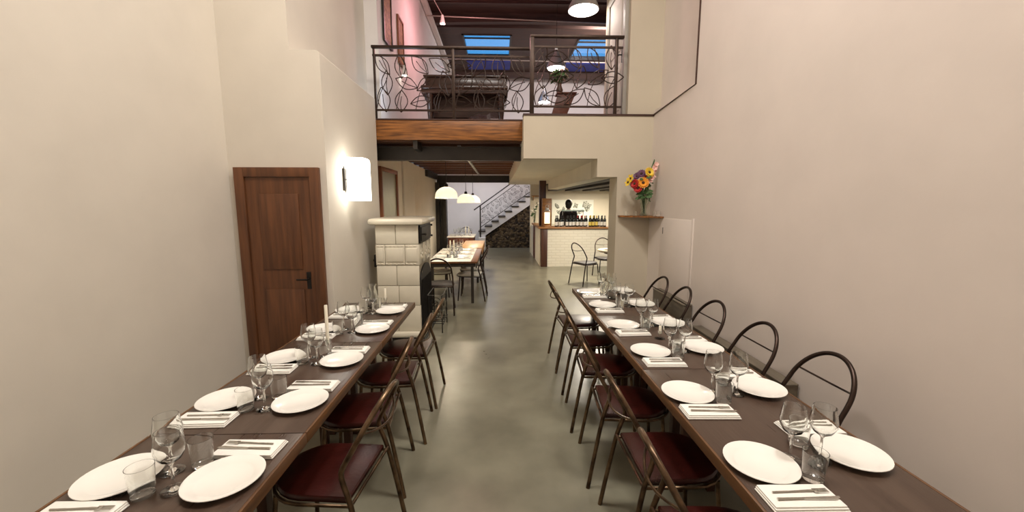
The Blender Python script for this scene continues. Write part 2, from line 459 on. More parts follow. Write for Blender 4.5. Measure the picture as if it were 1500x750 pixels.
def ibeam(name, x0, x1, yc, z0, z1):
    b = MB(); w = 0.06
    b.box(x0, x1, yc - w, yc + w, z0, z0 + 0.018); b.box(x0, x1, yc - w, yc + w, z1 - 0.018, z1); b.box(x0, x1, yc - 0.045, yc - 0.03, z0 + 0.018, z1 - 0.018)
    return struct(b.build(name, M['steel_black'], smooth=False))
ibeam('beam_steel', -1.93, 0.40, 6.22, 2.375, 2.575)
ibeam('beam_steel', -1.9, 0.55, 12.75, 2.36, 2.575)
# short steel channel running back from the first beam and along the left wall
b = MB(); b.box(-1.19, -1.13, 5.84, 6.2, 2.50, 2.615); struct(b.build('beam_channel', M['steel_black'], smooth=False))
b = MB(); b.box(-1.93, -1.86, 10.9, 12.66, 2.44, 2.61); struct(b.build('beam_wall_channel', M['steel_black'], smooth=False))
b = MB(); b.box(-0.62, -0.57, 6.3, 12.6, 2.585, 2.612); struct(b.build('trim_4', M['grey_paint']))
b = MB(); b.box(-1.93, -1.82, 12.55, 12.95, 0, 2.36); b.box(-1.68, -1.61, 12.6, 12.9, 0, 2.36); b.box(-1.82, -1.68, 12.72, 12.78, 0, 2.36)
struct(b.build('column_steel', M['steel_black'], smooth=False))
# mezzanine walls
b = MB(); b.box(-2.8, -1.76, 6.36, 17.0, 2.89, 6.9); b.box(-2.8, -1.9, 5.76, 6.36, 2.89, 3.17)
struct(b.build('wall_left_mezzanine', M['plaster_white'], smooth=False))
struct(MB().box(-2.0, 4.5, 5.9, 14.1, 2.893, 2.9).build('floor_mezzanine', M['floor_wood']))
b = MB(); b.box(1.79, 2.6, 5.72, 7.03, 2.90, 6.9)
struct(b.build('wall_right_mezzanine', M['plaster_cross'], smooth=False))
# roof: boards, cross beams, skylight holes
holes = [(-1.05, 0.42, 12.55, 14.45), (2.42, 3.9, 12.75, 14.55)]
b = MB()
b.box(-2.8, 4.7, 5.72, 12.5, 6.62, 6.70); b.box(-2.8, 4.7, 14.7, 17, 6.62, 6.70)
b.box(-2.8, -1.05, 12.5, 14.7, 6.62, 6.70); b.box(0.42, 2.42, 12.5, 14.7, 6.62, 6.70); b.box(3.9, 4.7, 12.5, 14.7, 6.62, 6.70)
b.box(-1.05, 0.42, 14.45, 14.7, 6.62, 6.70); b.box(-1.05, 0.42, 12.5, 12.55, 6.62, 6.70)
b.box(2.42, 3.9, 12.5, 12.75, 6.62, 6.70); b.box(2.42, 3.9, 14.55, 14.7, 6.62, 6.70)
for yy in (7.3, 8.6, 9.9, 11.2, 15.95):
    n = 12; pts = []
    for i in range(n + 1):
        x = -2.8 + 7.5 * i / n; pts.append((x, 6.42 - 0.12 * ((i / n * 2 - 1) ** 2)))
    b.prism(pts + [(4.7, 6.62), (-2.8, 6.62)], 'y', yy, yy + 0.16)
for yy in (6.6, 7.9, 9.2, 10.5, 11.9): b.box(-2.8, 4.7, yy, yy + 0.07, 6.54, 6.62)
struct(b.build('ceiling', M['dark_wood'], smooth=False))
struct(MB().box(-2.8, 4.7, -2.4, 5.72, 6.7, 6.9).build('ceiling_front', M['plaster']))
# skylights
for i, (x0, x1, y0, y1) in enumerate(holes):
    w = thing('window_%d' % (i + 1), None, None); struct(w)
    b = MB()
    b.box(x0, x0 + 0.05, y0, y1, 6.60, 6.72); b.box(x1 - 0.05, x1, y0, y1, 6.60, 6.72); b.box(x0, x1, y0, y0 + 0.05, 6.60, 6.72); b.box(x0, x1, y1 - 0.05, y1, 6.60, 6.72)
    b.box(x0, x1, y0 + 0.42, y0 + 0.46, 6.66, 6.70)
    b.build('window_frame', M['steel_black'], w, smooth=False)
    MB().box(x0 + 0.05, x1 - 0.05, y0 + 0.05, y1 - 0.05, 6.705, 6.712).build('pane', M['sky_glass'], w)
    b = MB(); b.box(x0 - 0.02, x1 + 0.02, y1 + 0.3, y1 + 1.15, 6.585, 6.615)
    b.build('blind', M['blind'], w)
# tie rods across the roof
for k, (xa, za, xb, zb, yy) in enumerate([(-1.77, 6.25, 4.51, 5.95, 9.0), (-1.77, 6.28, 4.51, 6.1, 10.6), (-1.77, 6.10, 4.51, 6.02, 13.05)]):
    o = MB().tube([(xa, yy, za), (xb, yy, zb)], 0.018, 8).build('tie_rod', M['rod'])
    tag(o, ['nearest thin grey tie rod crossing under the dark roof', 'middle thin grey tie rod crossing under the dark roof', 'far thin grey tie rod below the skylights'][k], 'rod', 'roof tie rods')
o = MB().box(-1.74, -1.62, 7.4, 15.5, 6.28, 6.38).build('wall_plate', M['white_paint']); struct(o); o.name = 'trim_5'

# doors
def panel_door(name, w, h, mleaf, mframe, loc, rotz, panels=((0.1, 0.45), (0.55, 0.92)), hmat=None):
    d = thing(name, None, None, loc, rotz); struct(d)
    b = MB(); t = 0.09
    b.box(-w / 2 - t, -w / 2, -0.05, 0.0, 0, h + t, 0.004); b.box(w / 2, w / 2 + t, -0.05, 0.0, 0, h + t, 0.004); b.box(-w / 2, w / 2, -0.05, 0.0, h, h + t, 0.004)
    b.build('door_frame', mframe, d)
    b = MB(); b.box(-w / 2 + 0.003, w / 2 - 0.003, -0.03, 0.0, 0.005, h - 0.003)
    for a, c in panels:
        b.box(-w / 2 + 0.12, w / 2 - 0.12, -0.04, -0.03, h * a, h * c, 0.004)
    b.build('door_leaf', mleaf, d)
    b = MB(); b.tube([(w / 2 - 0.07, -0.03, h * 0.5), (w / 2 - 0.07, -0.075, h * 0.5), (w / 2 - 0.17, -0.08, h * 0.5)], 0.009, 8)
    b.box(w / 2 - 0.09, w / 2 - 0.05, -0.036, -0.03, h * 0.5 - 0.1, h * 0.5 + 0.07)
    b.build('door_handle', hmat or M['iron'], d)
    return d
panel_door('door_1', 0.62, 2.0, M['door_wood'], M['door_wood'], (-2.13, 4.05, 0), 0)
panel_door('door_2', 0.76, 1.85, M['white_paint'], M['grey_paint'], (1.79, 6.28, MZ), -PI / 2)
# skirting
b = MB(); b.box(XR - 0.012, XR, -2.2, YW, 0, 0.08); struct(b.build('baseboard_right', M['plaster']))

# ------------------------------------------------------------------ furniture: tubular chair
def chair_proto(seatm, tubem, label, name='dining_chair'):
    t = thing(name, label, 'chair')
    R = 0.0125
    arch = [(-0.218 - 0.115 * math.sin(a), 0.2 * math.cos(a), 0.69 + 0.215 * math.sin(a)) for a in [PI * k / 12 for k in range(13)]]
    left = [(-0.29, 0.235, 0.0), (-0.253, 0.226, 0.22), (-0.210, 0.216, 0.45), (-0.172, 0.209, 0.575), (-0.182, 0.204, 0.625)]
    right = [(x, -y, z) for x, y, z in left][::-1]
    path = cr(left + arch + right, 3)
    MB().tube(path, R, 10).build('back_frame', tubem, t)
    # D shaped seat
    def outline(hw, xb, xf):
        pts = [(xb, -hw), (0.04, -hw)]
        for k in range(1, 12):
            a = -PI / 2 + PI * k / 12
            pts.append((0.04 + (xf - 0.04) * math.cos(a), hw * math.sin(a)))
        pts += [(0.04, hw), (xb, hw)]
        return pts
    b = MB(); o = outline(0.2, -0.195, 0.232)
    levels = [(0.985, 0.445), (1.0, 0.452), (1.0, 0.466), (0.97, 0.474), (0.86, 0.479)]
    rings = [[b.bm.verts.new((0.018 + (x - 0.018) * s, y * s, z)) for x, y in o] for s, z in levels]
    n = len(o)
    for A, B in zip(rings, rings[1:]):
        for k in range(n): b._face([A[k], A[(k + 1) % n], B[(k + 1) % n], B[k]])
    b._face(rings[0][::-1]); b._face(rings[-1])
    b.build('seat', seatm, t)
    ring = [(x, y, 0.438) for x, y in outline(0.207, -0.205, 0.24)]
    b = MB(); b.tube(ring, 0.0085, 8, closed=True); b.tube([(-0.214, -0.216, 0.452), (-0.214, 0.216, 0.452)], 0.0075, 8)
    b.build('seat_frame', tubem, t)
    for s in (-1, 1):
        b = MB(); b.tube([(0.165, s * 0.165, 0.438), (0.2, s * 0.195, 0.0)], 0.0115, 10); b.build('leg', tubem, t)
    a0 = 0.36
    rod = []
    for k in range(13):
        u = -1 + 2 * k / 12
        rod.append((-0.218 - 0.115 * math.sin(a0) - 0.055 * (1 - u * u), 0.2 * math.cos(a0) * u, 0.69 + 0.215 * math.sin(a0) - 0.03 * (1 - u * u)))
    MB().tube(rod, 0.0055, 6).build('back_rail', tubem, t)
    return t

pro_red = Repeater(chair_proto(M['seat_red'], M['tube'], ''))
RY = [1.34, 1.90, 2.48, 3.09, 3.72, 4.30]
RLAB = ['nearest red seated tubular chair on the aisle side of the right table',
        'second nearest red seated tubular chair on the aisle side of the right table',
        'third nearest red seated tubular chair on the aisle side of the right table',
        'fourth nearest red seated tubular chair on the aisle side of the right table',
        'second farthest tubular chair on the aisle side of the right table',
        'farthest tubular chair on the aisle side of the right table, nearest the bar']
RX = [0.865, 0.878, 0.858, 0.862, 0.875, 0.882]
RA = [-0.04, 0.0, -0.09, -0.08, -0.02, 0.05]
for i, (y, l) in enumerate(zip(RY, RLAB)):
    pro_red((RX[i], y, 0), RA[i], l, 'red seated chairs along the right table')
LY = [1.85, 2.435, 2.985, 3.52]
LLAB = ['nearest red seated tubular chair at the left table, its worn seat catching light',
        'second nearest red seated tubular chair at the left table',
        'third nearest red seated tubular chair at the left table',
        'farthest red seated tubular chair at the left table, beside the tiled stove']
for i, (y, l) in enumerate(zip(LY, LLAB)):
    pro_red(([-0.835, -0.882, -0.846, -0.826][i], y, 0), PI + [-0.10, 0.09, 0.06, -0.02][i], l, 'red seated chairs along the left table')
pro_dark = Repeater(chair_proto(M['seat_black'], M['tube_dark'], ''))
FLAB = ['farthest dark hoop backed chair between the right table and the wall', 'second farthest dark hoop backed chair between the right table and the wall',
        'middle dark hoop backed chair between the right table and the wall', 'fourth farthest dark hoop backed chair between the right table and the wall',
        'nearest dark hoop backed chair between the right table and the wall']
for i, y in enumerate([4.47, 3.93, 3.33, 2.70, 2.10]):
    pro_dark((1.575, y, 0), PI + [0.05, -0.03, 0.04, 0, 0.03][i], FLAB[i], 'dark chairs along the wall side of the right table')
pro_dark((1.90, 8.56, 0), 0.5, 'dark hoop backed chair standing alone in front of the white brick bar', 'chairs in the bar room')
pro_dark((2.50, 9.25, 0), -PI / 2, 'dark hoop backed chair behind the small round table at the bar', 'chairs in the bar room')
pro_dark((-0.93, 6.42, 0), PI / 2, 'black hoop backed chair at the near end of the linen covered table', 'chairs around the linen covered table')
pro_dark((-1.12, 13.55, 0), -PI / 2, 'black hoop backed chair behind the rear buffet table by the back wall', 'chairs in the rear room')
pro_white = Repeater(chair_proto(M['cushion_white'], M['tube_dark'], ''))
pro_white((-0.52, 7.28, 0), PI - 0.06, 'nearer of two white cushioned chairs on the aisle side of the linen covered table', 'white cushioned chairs')
pro_white((-0.52, 7.88, 0), PI + 0.05, 'farther of two white cushioned chairs on the aisle side of the linen covered table', 'white cushioned chairs')
pro_white((-1.12, 7.55, 0), 0.0, 'white cushioned chair on the stove side of the linen covered table', 'white cushioned chairs')


# ------------------------------------------------------------------ tables
def dining_table(x0, x1, y0, y1, label, group, aisle):
    t = thing('dining_table', label, 'table', ((x0 + x1) / 2, (y0 + y1) / 2, 0), 0, group)
    w, l = (x1 - x0) / 2, (y1 - y0) / 2 - 0.002
    MB().box(-w + 0.012, w - 0.012, -l, l, 0.712, 0.75, 0.003).build('tabletop', M['table_top'], t)
    for s in (-1, 1):
        MB().box(s * w - (0.012 if s > 0 else 0), s * w + (0.012 if s < 0 else 0), -l, l, 0.70, 0.751, 0.003).build('edge_strip', M['table_edge'], t)
    b = MB()
    for s in (-1, 1):
        b.box(s * (w - 0.09) - 0.012, s * (w - 0.09) + 0.012, -l + 0.06, l - 0.06, 0.63, 0.712)
        b.box(-w + 0.09, w - 0.09, s * (l - 0.07) - 0.012, s * (l - 0.07) + 0.012, 0.63, 0.712)
    b.build('apron', M['table_leg'], t)
    for sx in (-1, 1):
        for sy in (-1, 1):
            MB().box(sx * 0.085 - 0.025, sx * 0.085 + 0.025, sy * (l - 0.07) - 0.025, sy * (l - 0.07) + 0.025, 0, 0.712, 0.004).build('leg', M['table_leg'], t)
    return t
for i, y1 in enumerate([4.65, 3.48, 2.31]):
    dining_table(0.868, 1.55, y1 - 1.17, y1, ['farthest', 'middle', 'nearest'][i] + ' dark brown table in the row along the right wall, set for dinner', 'right row of tables', 1)
for i, y1 in enumerate([4.03, 2.86, 1.69]):
    dining_table(-1.53, -0.85, y1 - 1.17, y1, ['farthest', 'middle', 'nearest'][i] + ' dark brown table in the row along the left wall, set for dinner', 'left row of tables', -1)

# ------------------------------------------------------------------ tableware
def plate_mesh(R=0.13):
    p = [(0, 0.004), (R * 0.55, 0.004), (R * 0.6, 0), (R * 0.64, 0.004), (R * 0.97, 0.0185), (R, 0.0205), (R * 0.995, 0.0225), (R * 0.95, 0.0215), (R * 0.72, 0.0125), (R * 0.66, 0.008), (0, 0.0075)]
    return MB().lathe(p, n=40)
def wine_mesh():
    p = [(0, 0), (0.034, 0), (0.0345, 0.002), (0.012, 0.006), (0.0045, 0.014), (0.004, 0.085), (0.010, 0.094), (0.028, 0.108), (0.0385, 0.130), (0.040, 0.150), (0.034, 0.190), (0.0328, 0.2),
         (0.0316, 0.2), (0.0328, 0.189), (0.0385, 0.150), (0.037, 0.131), (0.027, 0.110), (0.008, 0.0985), (0, 0.097)]
    return MB().lathe([(r * 1.17, z * 1.12) for r, z in p], n=24)
def tumbler_mesh():
    p = [(0, 0), (0.029, 0), (0.031, 0.003), (0.037, 0.095), (0.0355, 0.095), (0.0295, 0.012), (0, 0.010)]
    return MB().lathe([(r * 1.12, z * 1.15) for r, z in p], n=24)
P_plate = Repeater(tag(plate_mesh().build('dinner_plate', M['plate']), 'x', 'plate'))
P_wine = Repeater(tag(wine_mesh().build('wine_glass', M['glass']), 'x', 'wine glass'))
P_tumb = Repeater(tag(tumbler_mesh().build('water_glass', M['glass']), 'x', 'drinking glass'))
def napkin_mesh():
    b = MB()
    for k, (dx, dy, z0) in enumerate([(0.0, 0.0, 0.0), (0.003, 0.004, 0.0065), (0.006, 0.009, 0.0125)]):
        b.box(-0.125 + dx, 0.125 - dx, -0.058 + dy, 0.058, z0, z0 + 0.0058, 0.0022)
    return b
P_nap = Repeater(tag(napkin_mesh().build('folded_napkin', M['napkin']), 'x', 'napkin'))
def fork_mesh():
    b = MB(); b.tube(cr([(-0.1, 0, 0.003), (-0.04, 0, 0.0035), (0.02, 0, 0.005), (0.05, 0, 0.004)], 4), [0.0035] * 4 + [0.003] * 5 + [0.0035] * 4, 6)
    b.box(0.045, 0.062, -0.010, 0.010, 0.003, 0.0055, 0.001)
    for k in range(4): b.box(0.06, 0.096, -0.0095 + k * 0.0054, -0.0065 + k * 0.0054, 0.003, 0.005)
    return b
def knife_mesh():
    b = MB(); b.tube([(-0.11, 0, 0.004), (-0.02, 0, 0.004)], [0.0048, 0.0038], 6)
    b.prism([(-0.02, -0.004), (0.085, -0.009), (0.105, -0.003), (0.108, 0.006), (-0.02, 0.005)], 'z', 0.003, 0.005)
    return b
P_fork = Repeater(tag(fork_mesh().build('fork', M['cutlery']), 'x', 'fork'))
P_knife = Repeater(tag(knife_mesh().build('table_knife', M['cutlery']), 'x', 'knife'))
ORD = ['farthest', 'second farthest', 'third farthest', 'fourth farthest', 'fifth farthest', 'sixth farthest']

def setting(px, py, side, face, i, T=0.7515, cutl=True, tname='right', n=6, napdx=0.0):
    """face=+1: diner looks to +X (sits on the low-X side)"""
    who = '%s on the %s side of the %s' % (ORD[i], side, tname)
    g = ' on the %s side of the %s' % (side, tname)
    rv = random.uniform
    P_plate((px, py, T), rv(0, 6), 'white round dinner plate, ' + who, 'plates' + g)
    nx, ny = px + face * 0.02 + napdx, py - face * 0.185
    a = (0 if face > 0 else PI) + rv(-0.04, 0.04)
    P_nap((nx, ny, T), a, 'folded white linen napkin, ' + who, 'napkins' + g)
    zn = T + 0.0185
    if cutl:
        P_fork((nx + face * 0.01, ny + 0.018, zn), a + rv(-0.05, 0.05), 'steel fork on napkin, ' + who, 'forks' + g)
        P_knife((nx + face * 0.015, ny - 0.016, zn), a + rv(-0.05, 0.05), 'steel knife on napkin, ' + who, 'knives' + g)
    P_wine((px + face * 0.146 + rv(-.004, .004), py + face * 0.035 + rv(-.015, .015), T), 0, 'stemmed wine glass, ' + who, 'wine glasses' + g)
    P_tumb((px + face * 0.146 + rv(-.004, .004), py - face * 0.09 + rv(-.015, .015), T), 0, 'small clear water glass, ' + who, 'water glasses' + g)

for i, y in enumerate([4.376, 3.80, 3.157, 2.575, 1.974, 1.40]):
    setting([1.0, 1.005, 1.01, 1.015, 0.985, 1.0][i] + 0.005, y, 'aisle', 1, i, tname='right tables')
for i, y in enumerate([4.40, 3.82, 3.20, 2.62, 2.02, 1.45]):
    setting(1.405, y, 'wall', -1, i, tname='right tables')
for i, y in enumerate([3.66, 3.12, 2.49, 1.95, 1.38]):
    setting(-1.0, y, 'aisle', -1, i, tname='left tables')
for i, y in enumerate([3.70, 3.14, 2.55, 1.98, 1.40]):
    setting(-1.385, y, 'wall', 1, i, tname='left tables')


def candle(loc, label, h=0.25, hold=0.09, group=None):
    hd = tag(MB().lathe([(0, 0), (0.036, 0), (0.037, 0.004), (0.010, 0.012), (0.008, hold * 0.6), (0.017, hold * 0.75), (0.018, hold), (0.0125, hold), (0.0115, hold - 0.02), (0, hold - 0.022)], n=18).build('candle_holder', M['glass']),
             'glass holder of the ' + label, 'candle holder', group and group + ' holders')
    hd.location = loc
    c = tag(MB().lathe([(0, 0), (0.011, 0), (0.0105, h - 0.004), (0.008, h), (0, h - 0.002)], n=14).build('candle', M['candle']), label, 'candle', group)
    c.location = (loc[0], loc[1], loc[2] + hold - 0.021)
    MB().tube([(0, 0, h - 0.003), (0.001, 0, h + 0.012)], 0.0012, 5).build('wick', M['wick'], c)
candle((-1.155, 2.66, 0.75), 'tall ivory candle among the glasses on the left tables', 0.26, 0.09)
# candle glass and carafe at the far end of the left row
c = tag(MB().lathe([(0, 0), (0.05, 0), (0.056, 0.02), (0.054, 0.09), (0.035, 0.15), (0.028, 0.19), (0.036, 0.225), (0.0345, 0.225), (0.0265, 0.19), (0.0335, 0.149), (0.0525, 0.089), (0.0545, 0.02), (0.045, 0.006), (0, 0.006)], n=24).build('water_carafe', M['glass']),
        'clear glass water carafe at the stove end of the left row of tables', 'carafe'); c.location = (-1.22, 3.86, 0.75)
c = tag(MB().lathe([(0, 0), (0.05, 0), (0.056, 0.02), (0.054, 0.09), (0.035, 0.15), (0.028, 0.19), (0.036, 0.225), (0.0345, 0.225), (0.0265, 0.19), (0.0335, 0.149), (0.0525, 0.089), (0.0545, 0.02), (0.045, 0.006), (0, 0.006)], n=24).build('water_carafe', M['glass']),
        'clear glass water carafe in the middle of the farthest right table', 'carafe'); c.location = (1.20, 4.12, 0.75)
candle((-1.12, 3.93, 0.75), 'short ivory candle at the stove end of the left tables', 0.12, 0.07)
candle((1.21, 4.56, 0.75), 'ivory candle at the far end of the right row of tables', 0.10, 0.06)
candle((1.20, 2.86, 0.75), 'short ivory candle amid the glasses of the right tables', 0.06, 0.06)

# ------------------------------------------------------------------ tiled stove
st = thing('tiled_stove', 'cream tiled heating stove with black iron doors, standing at the end of the left table', 'stove', (-1.255, 5.43, 0))
W2, D2 = 0.262, 0.42
b = MB(); b.box(-W2 - 0.06, W2 + 0.06, -D2 - 0.06, D2 + 0.06, 0.0, 0.05); b.build('plinth', M['iron'], st)
b = MB(); b.box(-W2 - 0.055, W2 + 0.055, -D2 - 0.055, D2 + 0.055, 0.05, 0.125, 0.03); b.build('base_course', M['tile'], st)
b = MB(); b.box(-W2 + 0.008, W2 - 0.008, -D2 + 0.008, D2 - 0.008, 0.125, 1.49); b.build('core', M['grout'], st)
rows = [(0.128, 0.345), (0.351, 0.60), (0.606, 0.845), (0.851, 0.972), (0.978, 1.24), (1.246, 1.478)]
rows = [(0.128, 0.46), (0.466, 0.715), (0.721, 0.972), (0.978, 1.236), (1.242, 1.482)]
b = MB()
for r, (z0, z1) in enumerate(rows):
    if r == 3: continue
    xs = [(-W2, -0.02), (-0.014, W2)] if r % 2 == 0 else [(-W2, 0.0), (0.006, W2)]
    for x0, x1 in xs: b.box(x0, x1, -D2 - 0.004, -D2 + 0.02, z0, z1, 0.006)
b.build('tile_facing', M['tile'], st)
b = MB()
for r, (z0, z1) in enumerate(rows):
    for q in range(3):
        y0 = -D2 + 0.02 + q * 0.275
        b.box(-W2 - 0.004, -W2 + 0.02, y0, y0 + 0.27, z0, z1, 0.006)
b.build('side_tile', M['tile'], st)
b = MB()
for q in range(3):
    y0 = -D2 + 0.02 + q * 0.275
    b.box(W2 - 0.02, W2 + 0.004, y0, y0 + 0.27, *rows[0], 0.006)
b.build('side_tile', M['tile'], st)
b = MB()
for r, (z0, z1) in enumerate(rows):
    xs = [(-W2, -0.02), (-0.014, W2)] if r % 2 == 0 else [(-W2, 0.0), (0.006, W2)]
    for x0, x1 in xs: b.box(x0, x1, D2 - 0.02, D2 + 0.004, z0, z1, 0.006)
b.build('rear_tile', M['tile'], st)
b = MB(); b.box(-W2 - 0.06, -W2, -0.33, -0.2, 0.94, 1.1, 0.006); b.ball((-W2 - 0.07, -0.265, 1.02), 0.02, seg=8); b.build('damper_box', M['iron'], st)
# relief frieze
b = MB(); z0, z1 = rows[3]
for (x0, x1) in ((-W2, -0.155), (-0.15, 0.09), (0.095, W2)):
    b.box(x0, x1, -D2 - 0.006, -D2 + 0.02, z0, z1, 0.005)
    b.box(x0 + 0.018, x1 - 0.018, -D2 - 0.016, -D2, z0 + 0.045, z1 - 0.045, 0.006)
k = 0
x = -W2 + 0.01
while x < W2 - 0.05:
    for zz in (z0 + 0.012, z1 - 0.024): b.box(x, x + 0.034, -D2 - 0.014, -D2, zz, zz + 0.012, 0.004)
    x += 0.05
for q in range(3):
    y0 = -D2 + 0.0 + q * 0.28
    b.box(W2 - 0.02, W2 + 0.006, y0, y0 + 0.276, z0, z1, 0.005); b.box(-W2 - 0.006, -W2 + 0.02, y0, y0 + 0.276, z0, z1, 0.005)
    for j in range(5):
        a = 2 * PI * j / 5
        b.ball((W2 + 0.008, y0 + 0.138 + 0.05 * math.cos(a), (z0 + z1) / 2 + 0.05 * math.sin(a)), 0.012, 0.03, 0.03, 8)
    b.ball((W2 + 0.01, y0 + 0.138, (z0 + z1) / 2), 0.014, 0.022, 0.022, 8)
b.build('relief_frieze', M['tile'], st)
b = MB(); b.box(-W2 - 0.075, W2 + 0.075, -D2 - 0.075, D2 + 0.075, 1.482, 1.56, 0.032); b.build('cornice', M['tile'], st)
b = MB(); b.box(W2 - 0.005, W2 + 0.02, -D2 + 0.03, 0.37, 1.25, 1.475, 0.004)
b.build('upper_door', M['iron'], st)
ud = [o for o in bpy.data.objects if o.parent == st and o.name.startswith('upper_door')][0]
b = MB(); b.box(W2 + 0.02, W2 + 0.032, -D2 + 0.06, 0.34, 1.275, 1.45, 0.004)
for zz in (1.29, 1.44): b.tube([(W2 + 0.02, 0.35, zz), (W2 + 0.05, 0.35, zz)], 0.014, 8)
b.tube([(W2 + 0.03, -0.34, 1.36), (W2 + 0.07, -0.34, 1.36)], 0.008, 8); b.ball((W2 + 0.075, -0.34, 1.36), 0.016, seg=10)
b.build('door_fitting', M['iron'], ud)
b = MB(); n = 14; arc = [(-D2 + 0.03, 0.14), (-D2 + 0.03, 0.76)] + [(-0.02 - 0.37 * math.cos(PI * k / n), 0.76 + 0.19 * math.sin(PI * k / n)) for k in range(1, n)] + [(0.35, 0.76), (0.35, 0.14)]
b.prism(arc, 'x', W2 - 0.005, W2 + 0.012)
for k in range(13):
    y = -0.36 + k * 0.056
    b.tube([(W2 + 0.02, y, 0.16), (W2 + 0.02, y, 0.78)], 0.006, 6)
b.build('fire_grille', M['iron'], st)

# wrought iron log basket with scrolls beside the stove
def scroll(c, r, turns=1.3, start=0, flip=1, plane='yz', n=26):
    pts = []
    for k in range(n):
        u = k / (n - 1); a = start + flip * 2 * PI * turns * u; q = r * (1 - 0.8 * u)
        d = (q * math.cos(a), q * math.sin(a))
        pts.append((c[0], c[1] + d[0], c[2] + d[1]) if plane == 'yz' else (c[0] + d[0], c[1], c[2] + d[1]))
    return pts
lb = thing('log_basket', 'black wrought iron log basket with scrollwork beside the tiled stove', 'log basket', (-0.855, 5.55, 0))
b = MB()
for y in (-0.24, 0.24):
    b.tube([(-0.09, y, 0.0), (-0.09, y, 0.52), (0.09, y, 0.52), (0.09, y, 0.0)], 0.008, 6)
for x in (-0.1, 0.1):
    b.tube([(x, -0.24, 0.12), (x, 0.24, 0.12)], 0.007, 6); b.tube([(x, -0.24, 0.52), (x, 0.24, 0.52)], 0.007, 6)
for k in range(5): b.tube([(-0.1, -0.2 + 0.1 * k, 0.12), (0.1, -0.2 + 0.1 * k, 0.12)], 0.006, 6)
b.build('frame', M['iron'], lb)
b = MB()
for c, s, fl in (((0.1, -0.12, 0.4), 0, 1), ((0.1, 0.12, 0.4), PI, -1), ((0.1, -0.12, 0.23), PI, 1), ((0.1, 0.12, 0.23), 0, -1)): b.tube(scroll(c, 0.085, 1.4, s, fl), 0.005, 5)
for c, s, fl in (((0.0, -0.24, 0.42), 0, 1), ((0.0, -0.24, 0.26), PI, -1), ((0.03, -0.24, 0.34), 1.5, 1)): b.tube(scroll(c, 0.08, 1.4, s, fl, 'xz'), 0.005, 5)
b.build('scrollwork', M['iron'], lb)

# ------------------------------------------------------------------ sconce and mirror on the left
sn = thing('wall_sconce', 'glowing white rectangular wall sconce on the left wall above the stove', 'wall lamp', (XL, 4.5, 2.0))
b = MB(); b.box(0.0, 0.018, -0.05, 0.05, -0.12, 0.12, 0.003); b.build('back_plate', M['steel_black'], sn)
b = MB(); b.tube([(0.018, -0.02, 0.0), (0.05, -0.02, 0.0)], 0.008, 8); b.tube([(0.035, -0.075, -0.14), (0.030, -0.075, 0.14)], 0.006, 8); b.tube([(0.033, -0.075, 0), (0.05, -0.06, 0.0)], 0.006, 6)
b.build('bracket', M['steel_black'], sn)
poly = [(0.045, -0.225), (0.26, -0.225), (0.26, 0.19)] + [(0.225 + 0.035 * math.cos(a), 0.19 + 0.04 * math.sin(a)) for a in (0.4, 0.8, 1.2)] + [(0.225, 0.23), (0.045, 0.235)]
MB().prism(poly, 'y', -0.06, 0.09, 0.012).build('glass_shade', M['sconce_glow'], sn)
mr = thing('wall_mirror', 'tall mirror in a reddish brown wooden frame behind the stove', 'mirror', (-1.948, 7.28, 1.78), 0)
b = MB(); fw = 0.07
b.box(0, 0.05, -0.55, -0.55 + fw, -0.56, 0.56, 0.006); b.box(0, 0.05, 0.55 - fw, 0.55, -0.56, 0.56, 0.006); b.box(0, 0.05, -0.55 + fw, 0.55 - fw, 0.56 - fw, 0.56, 0.006); b.box(0, 0.05, -0.55 + fw, 0.55 - fw, -0.56, -0.56 + fw, 0.006)
b.build('frame', M['frame_wood'], mr)
MB().box(0.01, 0.022, -0.55 + fw, 0.55 - fw, -0.56 + fw, 0.56 - fw).build('mirror_glass', M['mirror'], mr)
mr.rotation_euler = (0, 0.0, 0)
ck = tag(MB().tube(cr([(-1.705, 5.35, 4.86), (-1.68, 5.35, 4.8), (-1.69, 5.35, 4.7), (-1.67, 5.35, 4.6), (-1.69, 5.35, 4.52)], 5), 0.012, 6).build('iron_hook', M['iron']), 'small dark iron hook high on the left wall', 'hook')

# ------------------------------------------------------------------ linen covered table and the tables behind it
lt = thing('long_table', 'linen covered wooden table with black legs beyond the tiled stove', 'table', (-0.82, 7.84, 0), 0)
MB().box(-0.39, 0.455, -0.98, 0.98, 0.715, 0.745, 0.004).build('tabletop', M['oak_brown'], lt)
b = MB(); b.box(0.425, 0.44, -0.95, 0.95, 0.62, 0.715); b.box(-0.39, -0.372, -0.95, 0.95, 0.62, 0.715); b.box(-0.36, 0.42, -0.95, -0.93, 0.65, 0.715); b.box(-0.36, 0.42, 0.93, 0.95, 0.65, 0.715); b.build('apron', M['steel_black'], lt)
for sx in (-0.33, 0.36):
    for sy in (-1, 1): MB().box(sx - 0.024, sx + 0.024, sy * 0.90 - 0.024, sy * 0.90 + 0.024, 0, 0.715).build('leg', M['steel_black'], lt)
cl = tag(MB().box(-1.22, -0.478, 6.85, 8.83, 0.7451, 0.752, 0.002).build('tablecloth', M['napkin']), 'white linen cloth laid over the table beyond the stove', 'tablecloth')
tt = thing('plank_table', 'bare wooden table with painted tan reflection standing behind the linen covered table', 'table', (-0.615, 9.78, 0), 0)
MB().box(-0.25, 0.25, -0.88, 0.88, 0.715, 0.75, 0.004).build('tabletop', M['sheen_wood'], tt)
b = MB(); b.box(0.235, 0.25, -0.86, 0.86, 0.60, 0.715); b.box(-0.25, -0.235, -0.86, 0.86, 0.6, 0.715); b.box(-0.23, 0.23, -0.87, -0.85, 0.6, 0.715); b.build('apron', M['oak'], tt)
